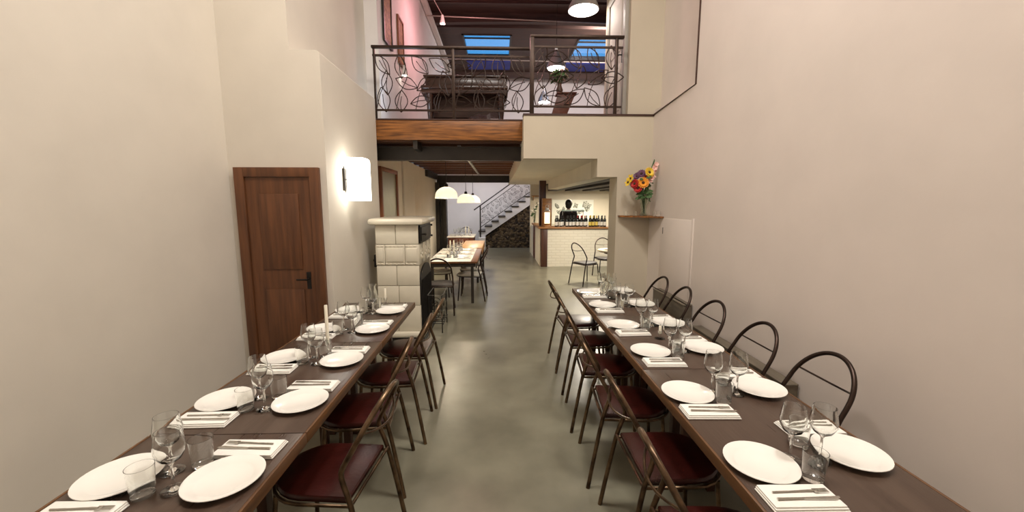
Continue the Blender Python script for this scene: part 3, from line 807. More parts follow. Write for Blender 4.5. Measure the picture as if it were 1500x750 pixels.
for sx in (-1, 1):
    for sy in (-1, 1): MB().box(sx * 0.21 - 0.022, sx * 0.21 + 0.022, sy * 0.82 - 0.022, sy * 0.82 + 0.022, 0, 0.715).build('leg', M['steel_black'], tt)
bt = thing('buffet_table', 'red brown wooden buffet table with a pale top near the back wall', 'table', (-1.12, 12.45, 0), 0)
MB().box(-0.40, 0.40, -0.55, 0.55, 0.72, 0.75, 0.004).build('tabletop', M['napkin'], bt)
b = MB(); b.box(-0.37, 0.37, -0.52, 0.52, 0.50, 0.72); b.build('apron', M['red_wood'], bt)
b = MB(); b.box(-0.15, 0.22, -0.535, -0.52, 0.53, 0.69, 0.004); dr = b.build('drawer', M['red_wood'], bt)
MB().ball((0.035, -0.545, 0.61), 0.016, seg=8).build('knob', M['iron'], dr)
for sx in (-1, 1):
    for sy in (-1, 1): MB().box(sx * 0.34 - 0.03, sx * 0.34 + 0.03, sy * 0.48 - 0.03, sy * 0.48 + 0.03, 0, 0.50).build('leg', M['red_wood'], bt)
# settings on the linen table
P = 'linen covered table'
for i, y in enumerate([8.5, 7.95, 7.4]):
    for fx, side, px in ((-1, 'aisle', -0.64), (1, 'stove', -1.06)):
        who = '%s on the %s side of the %s' % (ORD[i], side, P)
        P_plate((px, y, 0.752), 0, 'white round dinner plate, ' + who, 'plates on the linen covered table')
        P_nap((px - fx * 0.02, y - 0.2, 0.752), 0, 'folded white linen napkin, ' + who, 'napkins on the linen covered table')
        P_knife((px - fx * 0.02, y - 0.2, 0.7705), 0.05, 'steel knife on napkin, ' + who, 'knives on the linen covered table')
        P_wine((px + fx * 0.15, y + 0.05, 0.752), 0, 'stemmed wine glass, ' + who, 'wine glasses on the linen covered table')
        P_tumb((px + fx * 0.15, y - 0.08, 0.752), 0, 'small clear water glass, ' + who, 'water glasses on the linen covered table')
for i, (x, y) in enumerate([(-0.93, 7.75), (-0.86, 7.74)]):
    candle((x, y, 0.752), ['left', 'right'][i] + ' one of two tall ivory candles on the linen covered table', 0.24, 0.06, 'candles on the linen covered table')
for i, (x, y) in enumerate([(-1.0, 12.3), (-0.92, 12.45)]):
    candle((x, y, 0.75), ['left', 'right'][i] + ' one of two ivory candles on the rear buffet table', 0.24, 0.06, 'candles on the buffet table')
for i, (x, y) in enumerate([(-1.3, 12.1), (-1.2, 12.2), (-1.1, 12.15), (-1.05, 12.5), (-1.2, 12.55), (-0.85, 12.2)]):
    P_wine((x, y, 0.75), 0, ['leftmost wine glass on the rear buffet table', 'second wine glass from the left on the rear buffet table', 'wine glass before the candles on the rear buffet table', 'wine glass behind the left candle on the rear buffet table', 'rear left wine glass on the rear buffet table', 'rightmost wine glass on the rear buffet table'][i], 'wine glasses on the buffet table')

# ------------------------------------------------------------------ white dome pendants
def pendant_dome(loc, label, ztop, R=0.2):
    t = thing('dome_pendant', label, 'pendant lamp', loc, 0, 'white dome pendants')
    h = R * 0.85
    pr = [(R * math.cos(a), 0.04 + h * math.sin(a)) for a in [PI / 2 * k / 10 for k in range(10)]] + [(0.02, 0.04 + h)]
    inner = [(max(0.015, r - 0.008), z - 0.006) for r, z in pr][::-1]
    MB().lathe([(R * 1.02, 0.0), (R * 1.03, 0.012), (R, 0.03)] + pr + inner + [(R * 0.97, 0.0)], n=32, closed=True).build('lamp_shade', M['lampshade_white'], t)
    MB().lathe([(0, h + 0.03), (0.035, h + 0.03), (0.035, h + 0.075), (0.02, h + 0.095), (0, h + 0.095)], n=14).build('cap', M['steel_black'], t)
    MB().tube([(0, 0, h + 0.09), (0, 0, ztop - loc[2])], 0.006, 6).build('cord', M['steel_black'], t)
    MB().ball((0, 0, 0.15), 0.03, seg=12).build('bulb', M['bulb'], t)
    lamp('pendant_light', 'POINT', (loc[0], loc[1], loc[2] + 0.09), 60, WARM, 0.05)
    return t
pendant_dome((-0.938, 7.4, 1.825), 'nearest white dome pendant, hanging over the linen covered table', 2.735)
pendant_dome((-0.755, 9.5, 1.74), 'middle white dome pendant, in front of the far one behind it', 2.735)
pendant_dome((-0.70, 11.2, 1.74), 'far white dome pendant, half hidden behind the middle one', 2.735)

# ------------------------------------------------------------------ staircase with lattice railing
YS = 15.5
sr = thing('staircase', 'white staircase with dark treads rising along the back wall', 'stairs', (0, 0, 0))
px_, pz_ = 0.257, 0.19
b = MB(); X0, Z0 = -0.37 - px_ * 0.5, 0.85
poly = []
for k in range(0, 11):
    x, z = X0 + px_ * k, Z0 + pz_ * k - 0.04
    poly += [(x, z), (x + px_, z)]
top = poly[-1]
poly += [(top[0], top[1] - 0.3), (X0 + 0.0, Z0 - 0.36)]
b.prism(poly, 'y', YS, 16.6)
b.box(-0.75, X0, YS, 16.6, 0.0, 0.62); b.box(-0.75, X0, 15.2, YS, 0, 0.42); b.box(-0.75, X0, 14.92, 15.2, 0, 0.21)
b.build('flight', M['plaster_white'], sr, smooth=False)
for k in range(0, 11):
    x, z = X0 + px_ * k, Z0 + pz_ * k - 0.04
    MB().box(x - 0.03, x + px_, YS - 0.03, 16.6, z, z + 0.04, 0.004).build('tread', M['steel_black'], sr)
b = MB(); b.box(-0.77, X0, 15.47, 16.6, 0.62, 0.66); b.build('tread', M['steel_black'], sr)
poly = [(X0 + 0.002, 0.0), (X0 + 0.002, 0.42)] + [(X0 + 9.6 * px_, 0.42 + 9.6 * pz_), (X0 + 9.6 * px_, 0.0)]
struct(MB().prism(poly, 'y', YS + 0.06, 16.55).build('wall_understair', M['stone'], smooth=False))
rl = thing('stair_railing', 'dark metal stair railing with leafy wire infill on the rear staircase', 'railing', (0, YS - 0.02, 0))
def hr(x): return 1.63 + (x + 0.69) * 0.71
b = MB(); b.tube([(-0.93, 0, hr(-0.93)), (2.3, 0, hr(2.3))], 0.022, 8); b.build('handrail', M['steel_black'], rl)
for x in (-0.69, 1.3): MB().box(x - 0.025, x + 0.025, -0.02, 0.02, 0.32 if x < 0 else 1.85, hr(x)).build('post', M['steel_black'], rl)
b = MB()
b.tube([(-0.69, 0, hr(-0.69) - 0.17), (2.2, 0, hr(2.2) - 0.17)], 0.014, 6); b.tube([(-0.69, 0, hr(-0.69) - 0.83), (2.2, 0, hr(2.2) - 0.83)], 0.014, 6)
b.build('infill_bar', M['steel_black'], rl)
def leaf(c, L, wd, ang, ax, ay):
    """outline and midrib of a wire leaf in the plane spanned by ax, ay"""
    def P(u, v):
        x = u * math.cos(ang) - v * math.sin(ang); y = u * math.sin(ang) + v * math.cos(ang)
        return Vector(c) + ax * x + ay * y
    up = [P(-L / 2 + L * k / 10, wd * math.sin(PI * k / 10)) for k in range(11)]
    lo = [P(-L / 2 + L * k / 10, -wd * math.sin(PI * k / 10)) for k in range(11)]
    mid = [P(-L / 2, 0), P(-L * 0.1, 0.012), P(L * 0.22, 0)]
    return up, lo, mid
b = MB(); rng = random.Random(3)
x = -0.55
while x < 1.9:
    for q in (0.28, 0.5, 0.72):
        c = (x + rng.uniform(-.03, .03), 0, hr(x) - q + rng.uniform(-.03, .03))
        for p in leaf(c, 0.2, 0.045, rng.uniform(0, PI), V(1, 0, 0), V(0, 0, 1)): b.tube(p, 0.005, 4)
    x += 0.16
b.build('wire_leaves', M['rail_iron'], rl)

# ------------------------------------------------------------------ bar
br = thing('bar_counter', 'white painted brick bar counter with an oak top and brown corner post', 'bar counter', (0, 0, 0))
b = MB(); b.box(1.32, 4.45, 10.90, 11.05, 0, 1.04); b.build('front_wall', M['bar_brick'], br, smooth=False)
b = MB(); b.box(1.14, 1.26, 11.04, 12.55, 0, 1.04); b.box(1.12, 1.3, 13.0, 13.9, 0, 1.0); b.build('side_wall', M['plaster_cream'], br, smooth=False)
b = MB(); b.box(1.16, 1.33, 10.86, 11.04, 0, 1.05, 0.006); b.build('corner_post', M['brown_post'], br)
b = MB(); b.box(1.12, 1.24, 12.5, 13.0, 0, 1.05, 0.006); b.build('end_panel', M['red_wood'], br)
b = MB(); b.prism([(1.08, 10.82), (4.48, 10.82), (4.48, 11.45), (1.48, 11.45), (1.48, 13.1), (1.08, 13.1)], 'z', 1.045, 1.09, 0.006); b.build('countertop', M['oak'], br)
struct(MB().box(1.17, 1.35, 11.5, 11.68, 1.09, 2.37).build('column_brown', M['brown_post'], smooth=False))
bx = tag(MB().box(1.22, 1.48, 11.24, 11.44, 1.09, 1.86, 0.005).build('wooden_box', M['oak']), 'upright golden oak box behind the lit lantern at the bar corner', 'box')
# lantern
ln = thing('lantern', 'small glowing lantern on the corner of the bar counter', 'lantern', (1.325, 11.0, 1.09))
b = MB(); b.box(-0.09, 0.09, -0.07, 0.07, 0, 0.03, 0.003); b.box(-0.09, 0.09, -0.07, 0.07, 0.40, 0.425, 0.003)
for sx in (-1, 1):
    for sy in (-1, 1): b.box(sx * 0.083 - 0.007, sx * 0.083 + 0.007, sy * 0.063 - 0.007, sy * 0.063 + 0.007, 0.03, 0.40)
b.build('frame', M['oak'], ln)
MB().box(-0.075, 0.075, -0.055, 0.055, 0.09, 0.395).build('lit_pane', M['lantern_glow'], ln)
b = MB(); b.lathe([(0.085, 0.425), (0.05, 0.46), (0.045, 0.50), (0.055, 0.515), (0.0, 0.53)], n=16); b.tube([(0.04 * math.cos(a), 0, 0.555 + 0.04 * math.sin(a)) for a in [2 * PI * k / 14 for k in range(14)]], 0.006, 6, closed=True)
b.build('cap', M['alu'], ln)
# bottles
def bottle_proto(cap, lab, label):
    o = MB().lathe([(0, 0.0), (0.036, 0), (0.0385, 0.006), (0.0385, 0.18), (0.034, 0.205), (0.016, 0.235), (0.0145, 0.25), (0.0145, 0.295), (0.016, 0.3), (0, 0.3)], n=16).build('wine_bottle', M['bottle_glass'])
    tag(o, label, 'bottle', 'wine bottles on the bar counter')
    MB().lathe([(0.0390, 0.035), (0.0394, 0.035), (0.0394, 0.135), (0.0390, 0.135)], n=16, closed=True).build('label', lab, o)
    MB().lathe([(0.0152, 0.24), (0.0160, 0.24), (0.0166, 0.303), (0.0, 0.305)], n=12).build('capsule', cap, o)
    return o
kinds = {'k': (M['cap_black'], M['label_white'], 'black capped wine bottle with white label'), 'r': (M['cap_red'], M['label_white'], 'red capped wine bottle with white label'),
         'y': (M['cap_yellow'], M['label_yellow'], 'yellow capped wine bottle with yellow label')}
protos = {k: Repeater(bottle_proto(a, l, s)) for k, (a, l, s) in kinds.items()}
seq = [(1.575, 'k'), (1.71, 'k'), (1.87, 'k'), (1.965, 'k'), (2.055, 'k'), (2.165, 'r'), (2.27, 'r'), (2.365, 'r'), (2.505, 'y'), (2.60, 'y'), (2.695, 'y'), (2.83, 'k'), (2.915, 'k')]
cnt = {'k': 0, 'r': 0, 'y': 0}
NUM = ['first', 'second', 'third', 'fourth', 'fifth', 'sixth', 'seventh', 'eighth', 'ninth', 'tenth', 'eleventh', 'twelfth']
for x, k in seq:
    protos[k]((x, 11.0 + random.uniform(-.02, .02), 1.09), random.uniform(0, 6), '%s, %s of its colour on the bar' % (kinds[k][2], NUM[cnt[k]]), 'wine bottles on the bar counter'); cnt[k] += 1
backrow = [(1.64, 'k'), (1.78, 'k'), (1.92, 'k'), (2.01, 'k'), (2.11, 'k'), (2.22, 'k'), (2.32, 'r'), (2.44, 'k'), (2.56, 'y'), (2.66, 'k'), (2.78, 'k'), (2.88, 'k')]
for i, (x, k) in enumerate(backrow):
    protos[k]((x, 11.14, 1.09), 0, '%s, %s in the rear row on the bar' % (kinds[k][2], NUM[i]), 'rear row of wine bottles on the bar counter')
# glass shelf on posts behind the bottles
gs = thing('glass_shelf', 'narrow frosted glass shelf on thin posts above the bar bottles', 'shelf', (2.08, 11.36, 1.09))
MB().box(-0.29, 0.33, -0.06, 0.06, 0.42, 0.45, 0.003).build('shelf_board', M['shelf_glass'], gs)
for x in (-0.27, 0.31): MB().tube([(x, 0, 0), (x, 0, 0.42)], 0.008, 8).build('post', M['alu'], gs)
MB().box(-0.29, 0.33, -0.065, -0.058, 0.405, 0.42).build('rim', M['cap_black'], gs)
# poster with leaf drawings
po = thing('wall_poster', 'white poster with faint grey plant drawings behind the bar', 'poster', (2.55, 13.995, 1.35))
MB().box(-0.7, 0.75, -0.02, 0.0, -0.35, 0.49).build('sheet', M['paper'], po)
b = MB(); rng = random.Random(5)
for (x, z, s) in [(-0.55, 0.25, 0.2), (-0.42, 0.05, 0.2), (-0.3, 0.2, 0.15), (0.15, 0.25, 0.2), (0.28, 0.1, 0.2), (0.4, 0.3, 0.25), (0.52, 0.12, 0.18), (0.6, 0.3, 0.2)]:
    for j in range(2):
        u, l, m_ = leaf((x + rng.uniform(-.04, .04), -0.021, z + rng.uniform(-.05, .05)), s, s * 0.2, rng.uniform(0.3, 2.5), V(1, 0, 0), V(0, 0, 1))
        for p in (u, l, m_): b.tube(p, 0.008, 4)
b.build('drawing', M['ink'], po)
# small plant in a vase on the left end
pv = tag(MB().lathe([(0, 0), (0.05, 0), (0.06, 0.02), (0.06, 0.1), (0.04, 0.16), (0.045, 0.18), (0.04, 0.18), (0.034, 0.16), (0.052, 0.1), (0.05, 0.02), (0, 0.02)], n=18).build('flower_vase', M['glass']), 'glass vase holding white flowers on the counter left of the bar', 'vase'); pv.location = (1.2, 13.3, 1.0)
fl = thing('white_flowers', 'bunch of white flowers with dark leaves left of the bar', 'flowers', (1.2, 13.3, 1.02))
rng = random.Random(9); b = MB(); b2 = MB(); b3 = MB()
for k in range(12):
    a = rng.uniform(0, 2 * PI); r = rng.uniform(0.02, 0.17); z = rng.uniform(0.28, 0.75); tip = (r * math.cos(a), r * math.sin(a), z)
    b.tube([(0, 0, 0), (tip[0] * 0.3, tip[1] * 0.3, z * 0.5), tip], 0.004, 4)
    (b2 if k % 2 else b3).ball(tip, 0.045, 0.045, 0.025, 8, Matrix.Rotation(rng.uniform(-1, 1), 3, 'X'))
b.build('stems', M['stem'], fl); b2.build('blossoms', M['cushion_white'], fl); b3.build('leaves', M['green_leaf'], fl)
ws = thing('wall_shelf', 'small oak wall shelf in the corner left of the bar', 'shelf', (1.35, 13.98, 1.95))
MB().box(-0.22, 0.22, -0.22, 0.015, 0, 0.03, 0.003).build('shelf_board', M['oak'], ws)
for x in (-0.15, 0.15): MB().prism([(0.015, 0), (0.015, -0.14), (-0.18, 0)], 'x', x - 0.01, x + 0.01).build('bracket', M['oak'], ws)
# round table by the opening
rt = thing('round_table', 'small round cafe table half hidden behind the wall opening at the bar', 'table', (2.50, 8.55, 0))
MB().lathe([(0, 0.70), (0.33, 0.70), (0.365, 0.715), (0.365, 0.735), (0.355, 0.745), (0, 0.745)], n=36).build('tabletop', M['ash'], rt)
MB().lathe([(0, 0.64), (0.22, 0.66), (0.22, 0.70), (0, 0.70)], n=24).build('apron', M['brown_post'], rt)
b = MB(); b.lathe([(0.0, 0.03), (0.05, 0.03), (0.045, 0.2), (0.035, 0.35), (0.05, 0.5), (0.04, 0.6), (0.06, 0.66), (0, 0.66)], n=18); b.build('pedestal', M['brown_post'], rt)
for k in range(3):
    a = 2 * PI * k / 3 + PI
    MB().tube(cr([(0.03 * math.cos(a), 0.03 * math.sin(a), 0.16), (0.15 * math.cos(a), 0.15 * math.sin(a), 0.1), (0.28 * math.cos(a), 0.28 * math.sin(a), 0.022)], 4), 0.022, 8).build('foot', M['brown_post'], rt)
P_plate((2.38, 8.5, 0.745), 0, 'white plate on the small round cafe table', 'tableware of the cafe table')

# person behind the bar
def person():
    p = thing('person', 'person with short black hair and a black shirt standing behind the bar bottles', 'person', (2.10, 12.05, 0), 0)
    me = bpy.data.meshes.new('body'); bm = bmesh.new()
    def chain(pts, start=None):
        prev = start; out = []
        for (x, y, z, r) in pts:
            v = bm.verts.new((x, y, z)); rad.append(r); out.append(v)
            if prev: bm.edges.new((prev, v))
            prev = v
        return out
    rad = []
    spine = chain([(0, 0, 0.98, 0.135), (0, 0.0, 1.15, 0.12), (0, 0.0, 1.33, 0.145), (0, 0.01, 1.46, 0.11), (0, 0.0, 1.54, 0.052), (0, -0.01, 1.62, 0.058)])
    for s in (-1, 1):
        leg_ = chain([(s * 0.09, 0, 0.88, 0.095), (s * 0.10, -0.01, 0.5, 0.06), (s * 0.105, 0.02, 0.3, 0.054), (s * 0.11, 0.03, 0.09, 0.04), (s * 0.12, -0.10, 0.035, 0.032)], spine[0])
        arm = chain([(s * 0.17, 0.0, 1.44, 0.062), (s * 0.225, 0.02, 1.18, 0.045), (s * 0.20, -0.14, 1.02, 0.034), (s * 0.17, -0.22, 0.99, 0.028), (s * 0.165, -0.27, 0.985, 0.03)], spine[3])
        for f in range(4):
            fx = s * (0.145 + 0.014 * f); ln_ = [0.055, 0.068, 0.064, 0.05][f]
            chain([(fx, -0.30, 0.985, 0.0095), (fx, -0.30 - ln_ * 0.6, 0.978, 0.0085), (fx, -0.30 - ln_, 0.955, 0.0075)], arm[-1])
        chain([(s * 0.135, -0.255, 0.98, 0.011), (s * 0.118, -0.285, 0.97, 0.009)], arm[-1])
    bm.to_mesh(me); bm.free()
    o = bpy.data.objects.new('body', me); COL.objects.link(o); o.parent = p
    md = o.modifiers.new('skin', 'SKIN')
    for i, r in enumerate(rad):
        me.skin_vertices[0].data[i].radius = (r, r * (0.72 if i < 4 else 1.0)); me.skin_vertices[0].data[i].use_root = (i == 0)
    o.modifiers.new('sub', 'SUBSURF').levels = 1; o.modifiers['sub'].render_levels = 1
    me.materials.append(M['skin'])
    # convert to a plain mesh and add the head to the same surface
    dg = bpy.context.evaluated_depsgraph_get(); ev = o.evaluated_get(dg); nm = bpy.data.meshes.new_from_object(ev)
    o.modifiers.clear(); o.data = nm
    hb = MB(); hb.bm.from_mesh(nm)
    c = V(0, -0.015, 1.70); rot = Matrix.Rotation(0.5, 3, 'Z')
    hb.ball(c, 0.078, 0.098, 0.118, 20)
    hb.ball(c + V(0, -0.035, -0.075), 0.052, 0.055, 0.045, 12)
    hb.tube([c + V(0, -0.092, 0.02), c + V(0, -0.118, -0.025), c + V(0, -0.09, -0.035)], [0.009, 0.014, 0.008], 8)
    for s in (-1, 1):
        hb.ball(c + V(s * 0.08, 0.01, -0.01), 0.012, 0.022, 0.034, 8)
        hb.ball(c + V(s * 0.03, -0.088, 0.008), 0.014, 0.010, 0.009, 8)
    hb.tube([c + V(-0.026, -0.088, -0.062), c + V(0, -0.096, -0.064), c + V(0.026, -0.088, -0.062)], [0.004, 0.008, 0.004], 6)
    nb = hb.build('body', M['skin'], p)
    bpy.data.objects.remove(o); nb.name = 'body'
    # hair
    b = MB(); b.ball(c + V(0, 0.022, 0.02), 0.106, 0.116, 0.125, 20)
    bmesh.ops.bisect_plane(b.bm, geom=b.bm.verts[:] + b.bm.edges[:] + b.bm.faces[:], plane_co=c + V(0, -0.06, 0.03), plane_no=V(0, -0.75, -0.35), clear_outer=True)
    b.ball(c + V(0, 0.05, -0.06), 0.088, 0.07, 0.085, 14)
    b.build('hair', M['hair'], p)
    # shirt and trousers as shells
    def shell(segs, name, m):
        b = MB()
        for pts in segs:
            P_ = cr([q[:3] for q in pts], 4); R_ = [q[3] for q in pts]
            RR = []
            for i in range(len(pts) - 1):
                for k in range(4): RR.append(R_[i] + (R_[i + 1] - R_[i]) * k / 4)
            RR.append(R_[-1]); b.tube(P_, RR, 14)
        return b.build(name, m, p)
    shell([[(0, 0, 0.9, 0.165), (0, 0, 1.12, 0.155), (0, 0, 1.32, 0.175), (0, 0.01, 1.45, 0.14), (0, 0.0, 1.53, 0.072)]] +
          [[(s * 0.12, 0, 1.46, 0.085), (s * 0.185, 0, 1.42, 0.08), (s * 0.215, 0.015, 1.25, 0.066), (s * 0.228, 0.018, 1.16, 0.06)] for s in (-1, 1)], 'shirt', M['shirt'])
    shell([[(s * 0.07, 0, 0.95, 0.115), (s * 0.095, 0, 0.8, 0.105), (s * 0.10, -0.01, 0.5, 0.078), (s * 0.108, 0.025, 0.08, 0.062)] for s in (-1, 1)], 'trousers', M['trousers'])
    for s in (-1, 1):
        b = MB(); b.ball((s * 0.115, -0.05, 0.042), 0.048, 0.13, 0.042, 12); b.build('shoe', M['shoe'], p)
    p.rotation_euler = (0, 0, 2.75)
    return p
person()

# ------------------------------------------------------------------ corner shelf, vase and bouquet
cs = thing('corner_shelf', 'thin wooden shelf in the right corner holding the flower vase', 'shelf', (0, 0, 0))
arc = [(XR - 0.002, YW - 0.002), (1.655, YW - 0.002), (1.655, 5.50)] + [(1.70 + 0.36 * u, 5.46 - 0.38 * u ** 1.4) for u in (0, .2, .4, .6, .8, 1.0)] + [(XR - 0.002, 5.06)]
MB().prism(arc, 'z', 1.555, 1.578, 0.003).build('shelf_board', M['beam_wood'], cs)
vs = tag(MB().lathe([(0, 0), (0.045, 0), (0.05, 0.01), (0.032, 0.05), (0.03, 0.09), (0.05, 0.17), (0.06, 0.25), (0.055, 0.25), (0.045, 0.17), (0.025, 0.09), (0.027, 0.05), (0.04, 0.015), (0, 0.015)], n=24).build('glass_vase', M['vase_glass']),
         'waisted glass vase with colourful flowers on the corner shelf', 'vase'); vs.location = (1.93, 5.32, 1.578)
bq = thing('flower_bouquet', 'mixed bouquet of orange, yellow, red and pink flowers in the glass vase', 'flowers', (1.93, 5.32, 1.595))
def petals(b, c, nrm, R, n, wd, layers=1, cup=0.25):
    q = V(0, 0, 1).rotation_difference(nrm.normalized()).to_matrix()
    for l in range(layers):
        for k in range(n):
            a = 2 * PI * (k + 0.5 * l) / n; rr = R * (1 - 0.25 * l)
            d = V(math.cos(a), math.sin(a), cup + 0.3 * l); s = V(-math.sin(a), math.cos(a), 0)
            pts = [V(0, 0, 0), d * rr * 0.5 + s * wd, d * rr * 0.85 + s * wd * 0.8, d * rr, d * rr * 0.85 - s * wd * 0.8, d * rr * 0.5 - s * wd]
            up = V(0, 0, 0.003)
            A = [b.bm.verts.new(Vector(c) + q @ (p + up)) for p in pts]; B = [b.bm.verts.new(Vector(c) + q @ (p - up * 0.3)) for p in pts]
            b._face(A); b._face(B[::-1])
            for i in range(6): b._face([A[i], B[i], B[(i + 1) % 6], A[(i + 1) % 6]])
heads = [((-0.045, -0.06, 0.41), 'orange', 0.078, 16, 0.014, 2), ((0.03, -0.05, 0.545), 'yellow', 0.07, 14, 0.014, 2), ((-0.14, -0.02, 0.40), 'redf', 0.065, 12, 0.015, 2),
         ((-0.10, -0.04, 0.34), 'redf', 0.062, 12, 0.015, 2), ((-0.19, 0.0, 0.47), 'yellow', 0.06, 6, 0.016, 1), ((-0.22, 0.0, 0.42), 'yellow', 0.055, 6, 0.016, 1),
         ((-0.05, 0.0, 0.53), 'purple', 0.06, 14, 0.012, 2), ((-0.1, 0.02, 0.50), 'purple', 0.055, 14, 0.012, 2), ((0.0, -0.03, 0.48), 'redf', 0.04, 10, 0.014, 1)]
for (c, m_, R, n, wd, ly) in heads:
    b = MB(); nrm = V(c[0], c[1] - 0.10, 0.05)
    petals(b, c, nrm, R, n, wd, ly); hd = b.build('blossom', M[m_], bq)
    MB().ball(Vector(c) + nrm.normalized() * 0.008, R * 0.28, seg=8).build('flower_centre', M['dark_core'], hd)
b = MB()
for (c, *_r) in heads:
    b.tube(cr([(0, 0, 0.01), (c[0] * 0.12, c[1] * 0.12, 0.18), (c[0] * 0.5, c[1] * 0.5, 0.3), c], 4), 0.0035, 5)
b.tube(cr([(0.01, 0, 0.01), (0.01, 0.0, 0.2), (0.06, 0.0, 0.45), (0.11, 0.0, 0.70)], 5), 0.004, 5)
b.tube(cr([(-0.01, 0, 0.01), (0.015, 0.02, 0.2), (0.07, 0.02, 0.45), (0.10, 0.02, 0.60)], 5), 0.004, 5)
b.build('stems', M['stem'], bq)
b = MB(); rng = random.Random(4)
for k in range(9):
    u = k / 8; c = V(0.055 + 0.055 * u + rng.uniform(-.02, .02), -0.02 + rng.uniform(-.015, .015), 0.45 + 0.20 * u)
    petals(b, c, V(rng.uniform(-.6, .6), -1, 0.3), 0.052 * (1 - 0.4 * u), 6, 0.014, 1, 0.5)
b.build('blossom', M['pink'], bq)
b = MB()
for k in range(30):
    a = rng.uniform(0, 2 * PI); r = rng.uniform(0.03, 0.24); z = rng.uniform(0.24, 0.5)
    petals(b, (0.3 * r * math.cos(a), 0.3 * r * math.sin(a), z - 0.02), V(math.cos(a), math.sin(a) - 0.3, 0.3), 0.075, 2, 0.016, 1, 0.4)
for k in range(6):
    b.ball((0.08 + 0.006 * k, 0, 0.60 + 0.02 * k), 0.012 - 0.001 * k, 0.012 - 0.001 * k, 0.022, 6)
b.build('leaves', M['green_leaf'], bq)
for i, (x, y) in enumerate([(1.74, 5.48), (1.86, 5.44), (2.03, 5.2), (2.05, 5.12)]):
    o = tag(MB().lathe([(0, 0), (0.022, 0), (0.026, 0.06), (0.0245, 0.06), (0.021, 0.006), (0, 0.006)], n=16).build('tealight_glass', M['glass']),
            ['leftmost small tealight glass on the corner shelf', 'small tealight glass just left of the vase on the corner shelf', 'small tealight glass just right of the vase on the corner shelf', 'rightmost small tealight glass on the corner shelf'][i], 'tealight glass', 'tealight glasses on the corner shelf')
    o.location = (x, y, 1.578)
# access panel on the right wall
ap = thing('access_panel', 'flush white access panel with a small slot low on the right wall', 'wall panel', (XR, 4.72, 1.56))
b = MB(); b.box(-0.006, 0.0, -0.44, 0.42, -1.2, 0.0, 0.002); b.box(-0.010, 0.0, -0.46, -0.42, -1.2, 0.02, 0.003); b.build('panel', M['plaster'], ap)
b = MB(); b.box(-0.009, -0.005, 0.34, 0.352, -0.20, -0.12); b.build('slot', M['iron'], ap)
# grey board chests along the right wall
def chest(y0, y1, z, label):
    c = thing('wall_bench', label, 'bench', (XR - 0.012, (y0 + y1) / 2, 0), 0, 'grey board benches'); l = (y1 - y0) / 2
    b = MB(); n = max(2, int(z / 0.2))
    for k in range(n): b.box(-0.10, -0.082, -l, l, 0.02 + k * (z - 0.03) / n, 0.014 + (k + 1) * (z - 0.03) / n, 0.002)
    b.build('front_boards', M['grey_bench'], c)
    b = MB(); b.box(-0.105, 0, -l - 0.005, l + 0.005, z - 0.016, z, 0.003); b.build('top_board', M['grey_bench'], c)
    b = MB(); b.box(-0.082, 0, -l, -l + 0.02, 0, z - 0.016); b.build('end_board', M['grey_bench'], c); b = MB(); b.box(-0.082, 0, l - 0.02, l, 0, z - 0.016); b.build('end_board', M['grey_bench'], c)
chest(4.18, 5.02, 0.66, 'taller grey board bench box behind the farthest wall side chairs')
chest(2.6, 3.95, 0.50, 'lower grey board bench box behind the nearer wall side chairs')

# ------------------------------------------------------------------ mezzanine railings
def railing(name, label, x0, x1, yy, zb, ztop, zmid, zlow, posts, seed, thick):
    t = thing(name, label, 'railing', (0, yy, zb), 0, 'mezzanine railings')
    b = MB(); b.box(x0 - 0.01, x1 + 0.01, -0.028, 0.028, ztop - zb - 0.035, ztop - zb, 0.006); b.build('handrail', M['rail_iron'], t)
    b = MB(); b.box(x0, x1, -0.012, 0.012, zmid - zb - 0.012, zmid - zb + 0.012); b.build('upper_bar', M['rail_iron'], t)
    b = MB(); b.box(x0, x1, -0.012, 0.012, zlow - zb - 0.012, zlow - zb + 0.012); b.build('lower_bar', M['rail_iron'], t)
    for p, w in posts: MB().box(p - w, p + w, -w, w, 0, ztop - zb - 0.035, 0.003).build('post', M['rail_iron'], t)
    rng = random.Random(seed); b = MB(); ax, az = V(1, 0, 0), V(0, 0, 1)
    Hh = zmid - zlow; nx = max(2, round((x1 - x0) / 0.27)); cw = (x1 - x0) / nx
    for i in range(nx):
        for j in range(3):
            c = V(x0 + cw * (i + 0.5 + (0.18 if j % 2 else -0.12)), 0, zlow - zb + Hh * (j + 0.5) / 3)
            c.x = min(max(c.x, x0 + 0.13), x1 - 0.13)
            ang = rng.choice([0.1, 0.6, 1.1, 1.6, 2.2, 2.7]) + rng.uniform(-.2, .2)
            L = rng.uniform(0.29, 0.34)
            if abs(math.sin(ang)) * L / 2 > Hh / 6 + 0.03 and j != 1: c.z += (0.02 if j == 0 else -0.02)
            for q, p in enumerate(leaf(c, L, rng.uniform(0.07, 0.09), ang, ax, az)): b.tube(p, 0.0068 if q < 2 else 0.0055, 5)
    for i in range(nx):
        xa = x0 + cw * (i + 0.5)
        b.tube(cr([(xa - cw * 0.4, 0, zlow - zb), (xa - 0.05, 0, zlow - zb + Hh * 0.3), (xa + 0.06, 0, zlow - zb + Hh * 0.65), (xa - 0.02, 0, zmid - zb)], 5), 0.0055, 5)
    b.build('wire_leaves', M['rail_iron'], t)
    return t
railing('mezzanine_railing', 'left length of leafy iron railing on the mezzanine, above the orange beam', -1.70, 0.44, 5.84, 2.897, 3.86, 3.735, 3.02, [(-1.68, 0.014), (-0.61, 0.02)], 11, 1)
railing('mezzanine_railing', 'right length of leafy iron railing on the mezzanine, above the white parapet', 0.44, 1.66, 5.60, 2.93, 3.93, 3.785, 3.03, [(0.452, 0.028), (1.575, 0.02)], 23, 1)

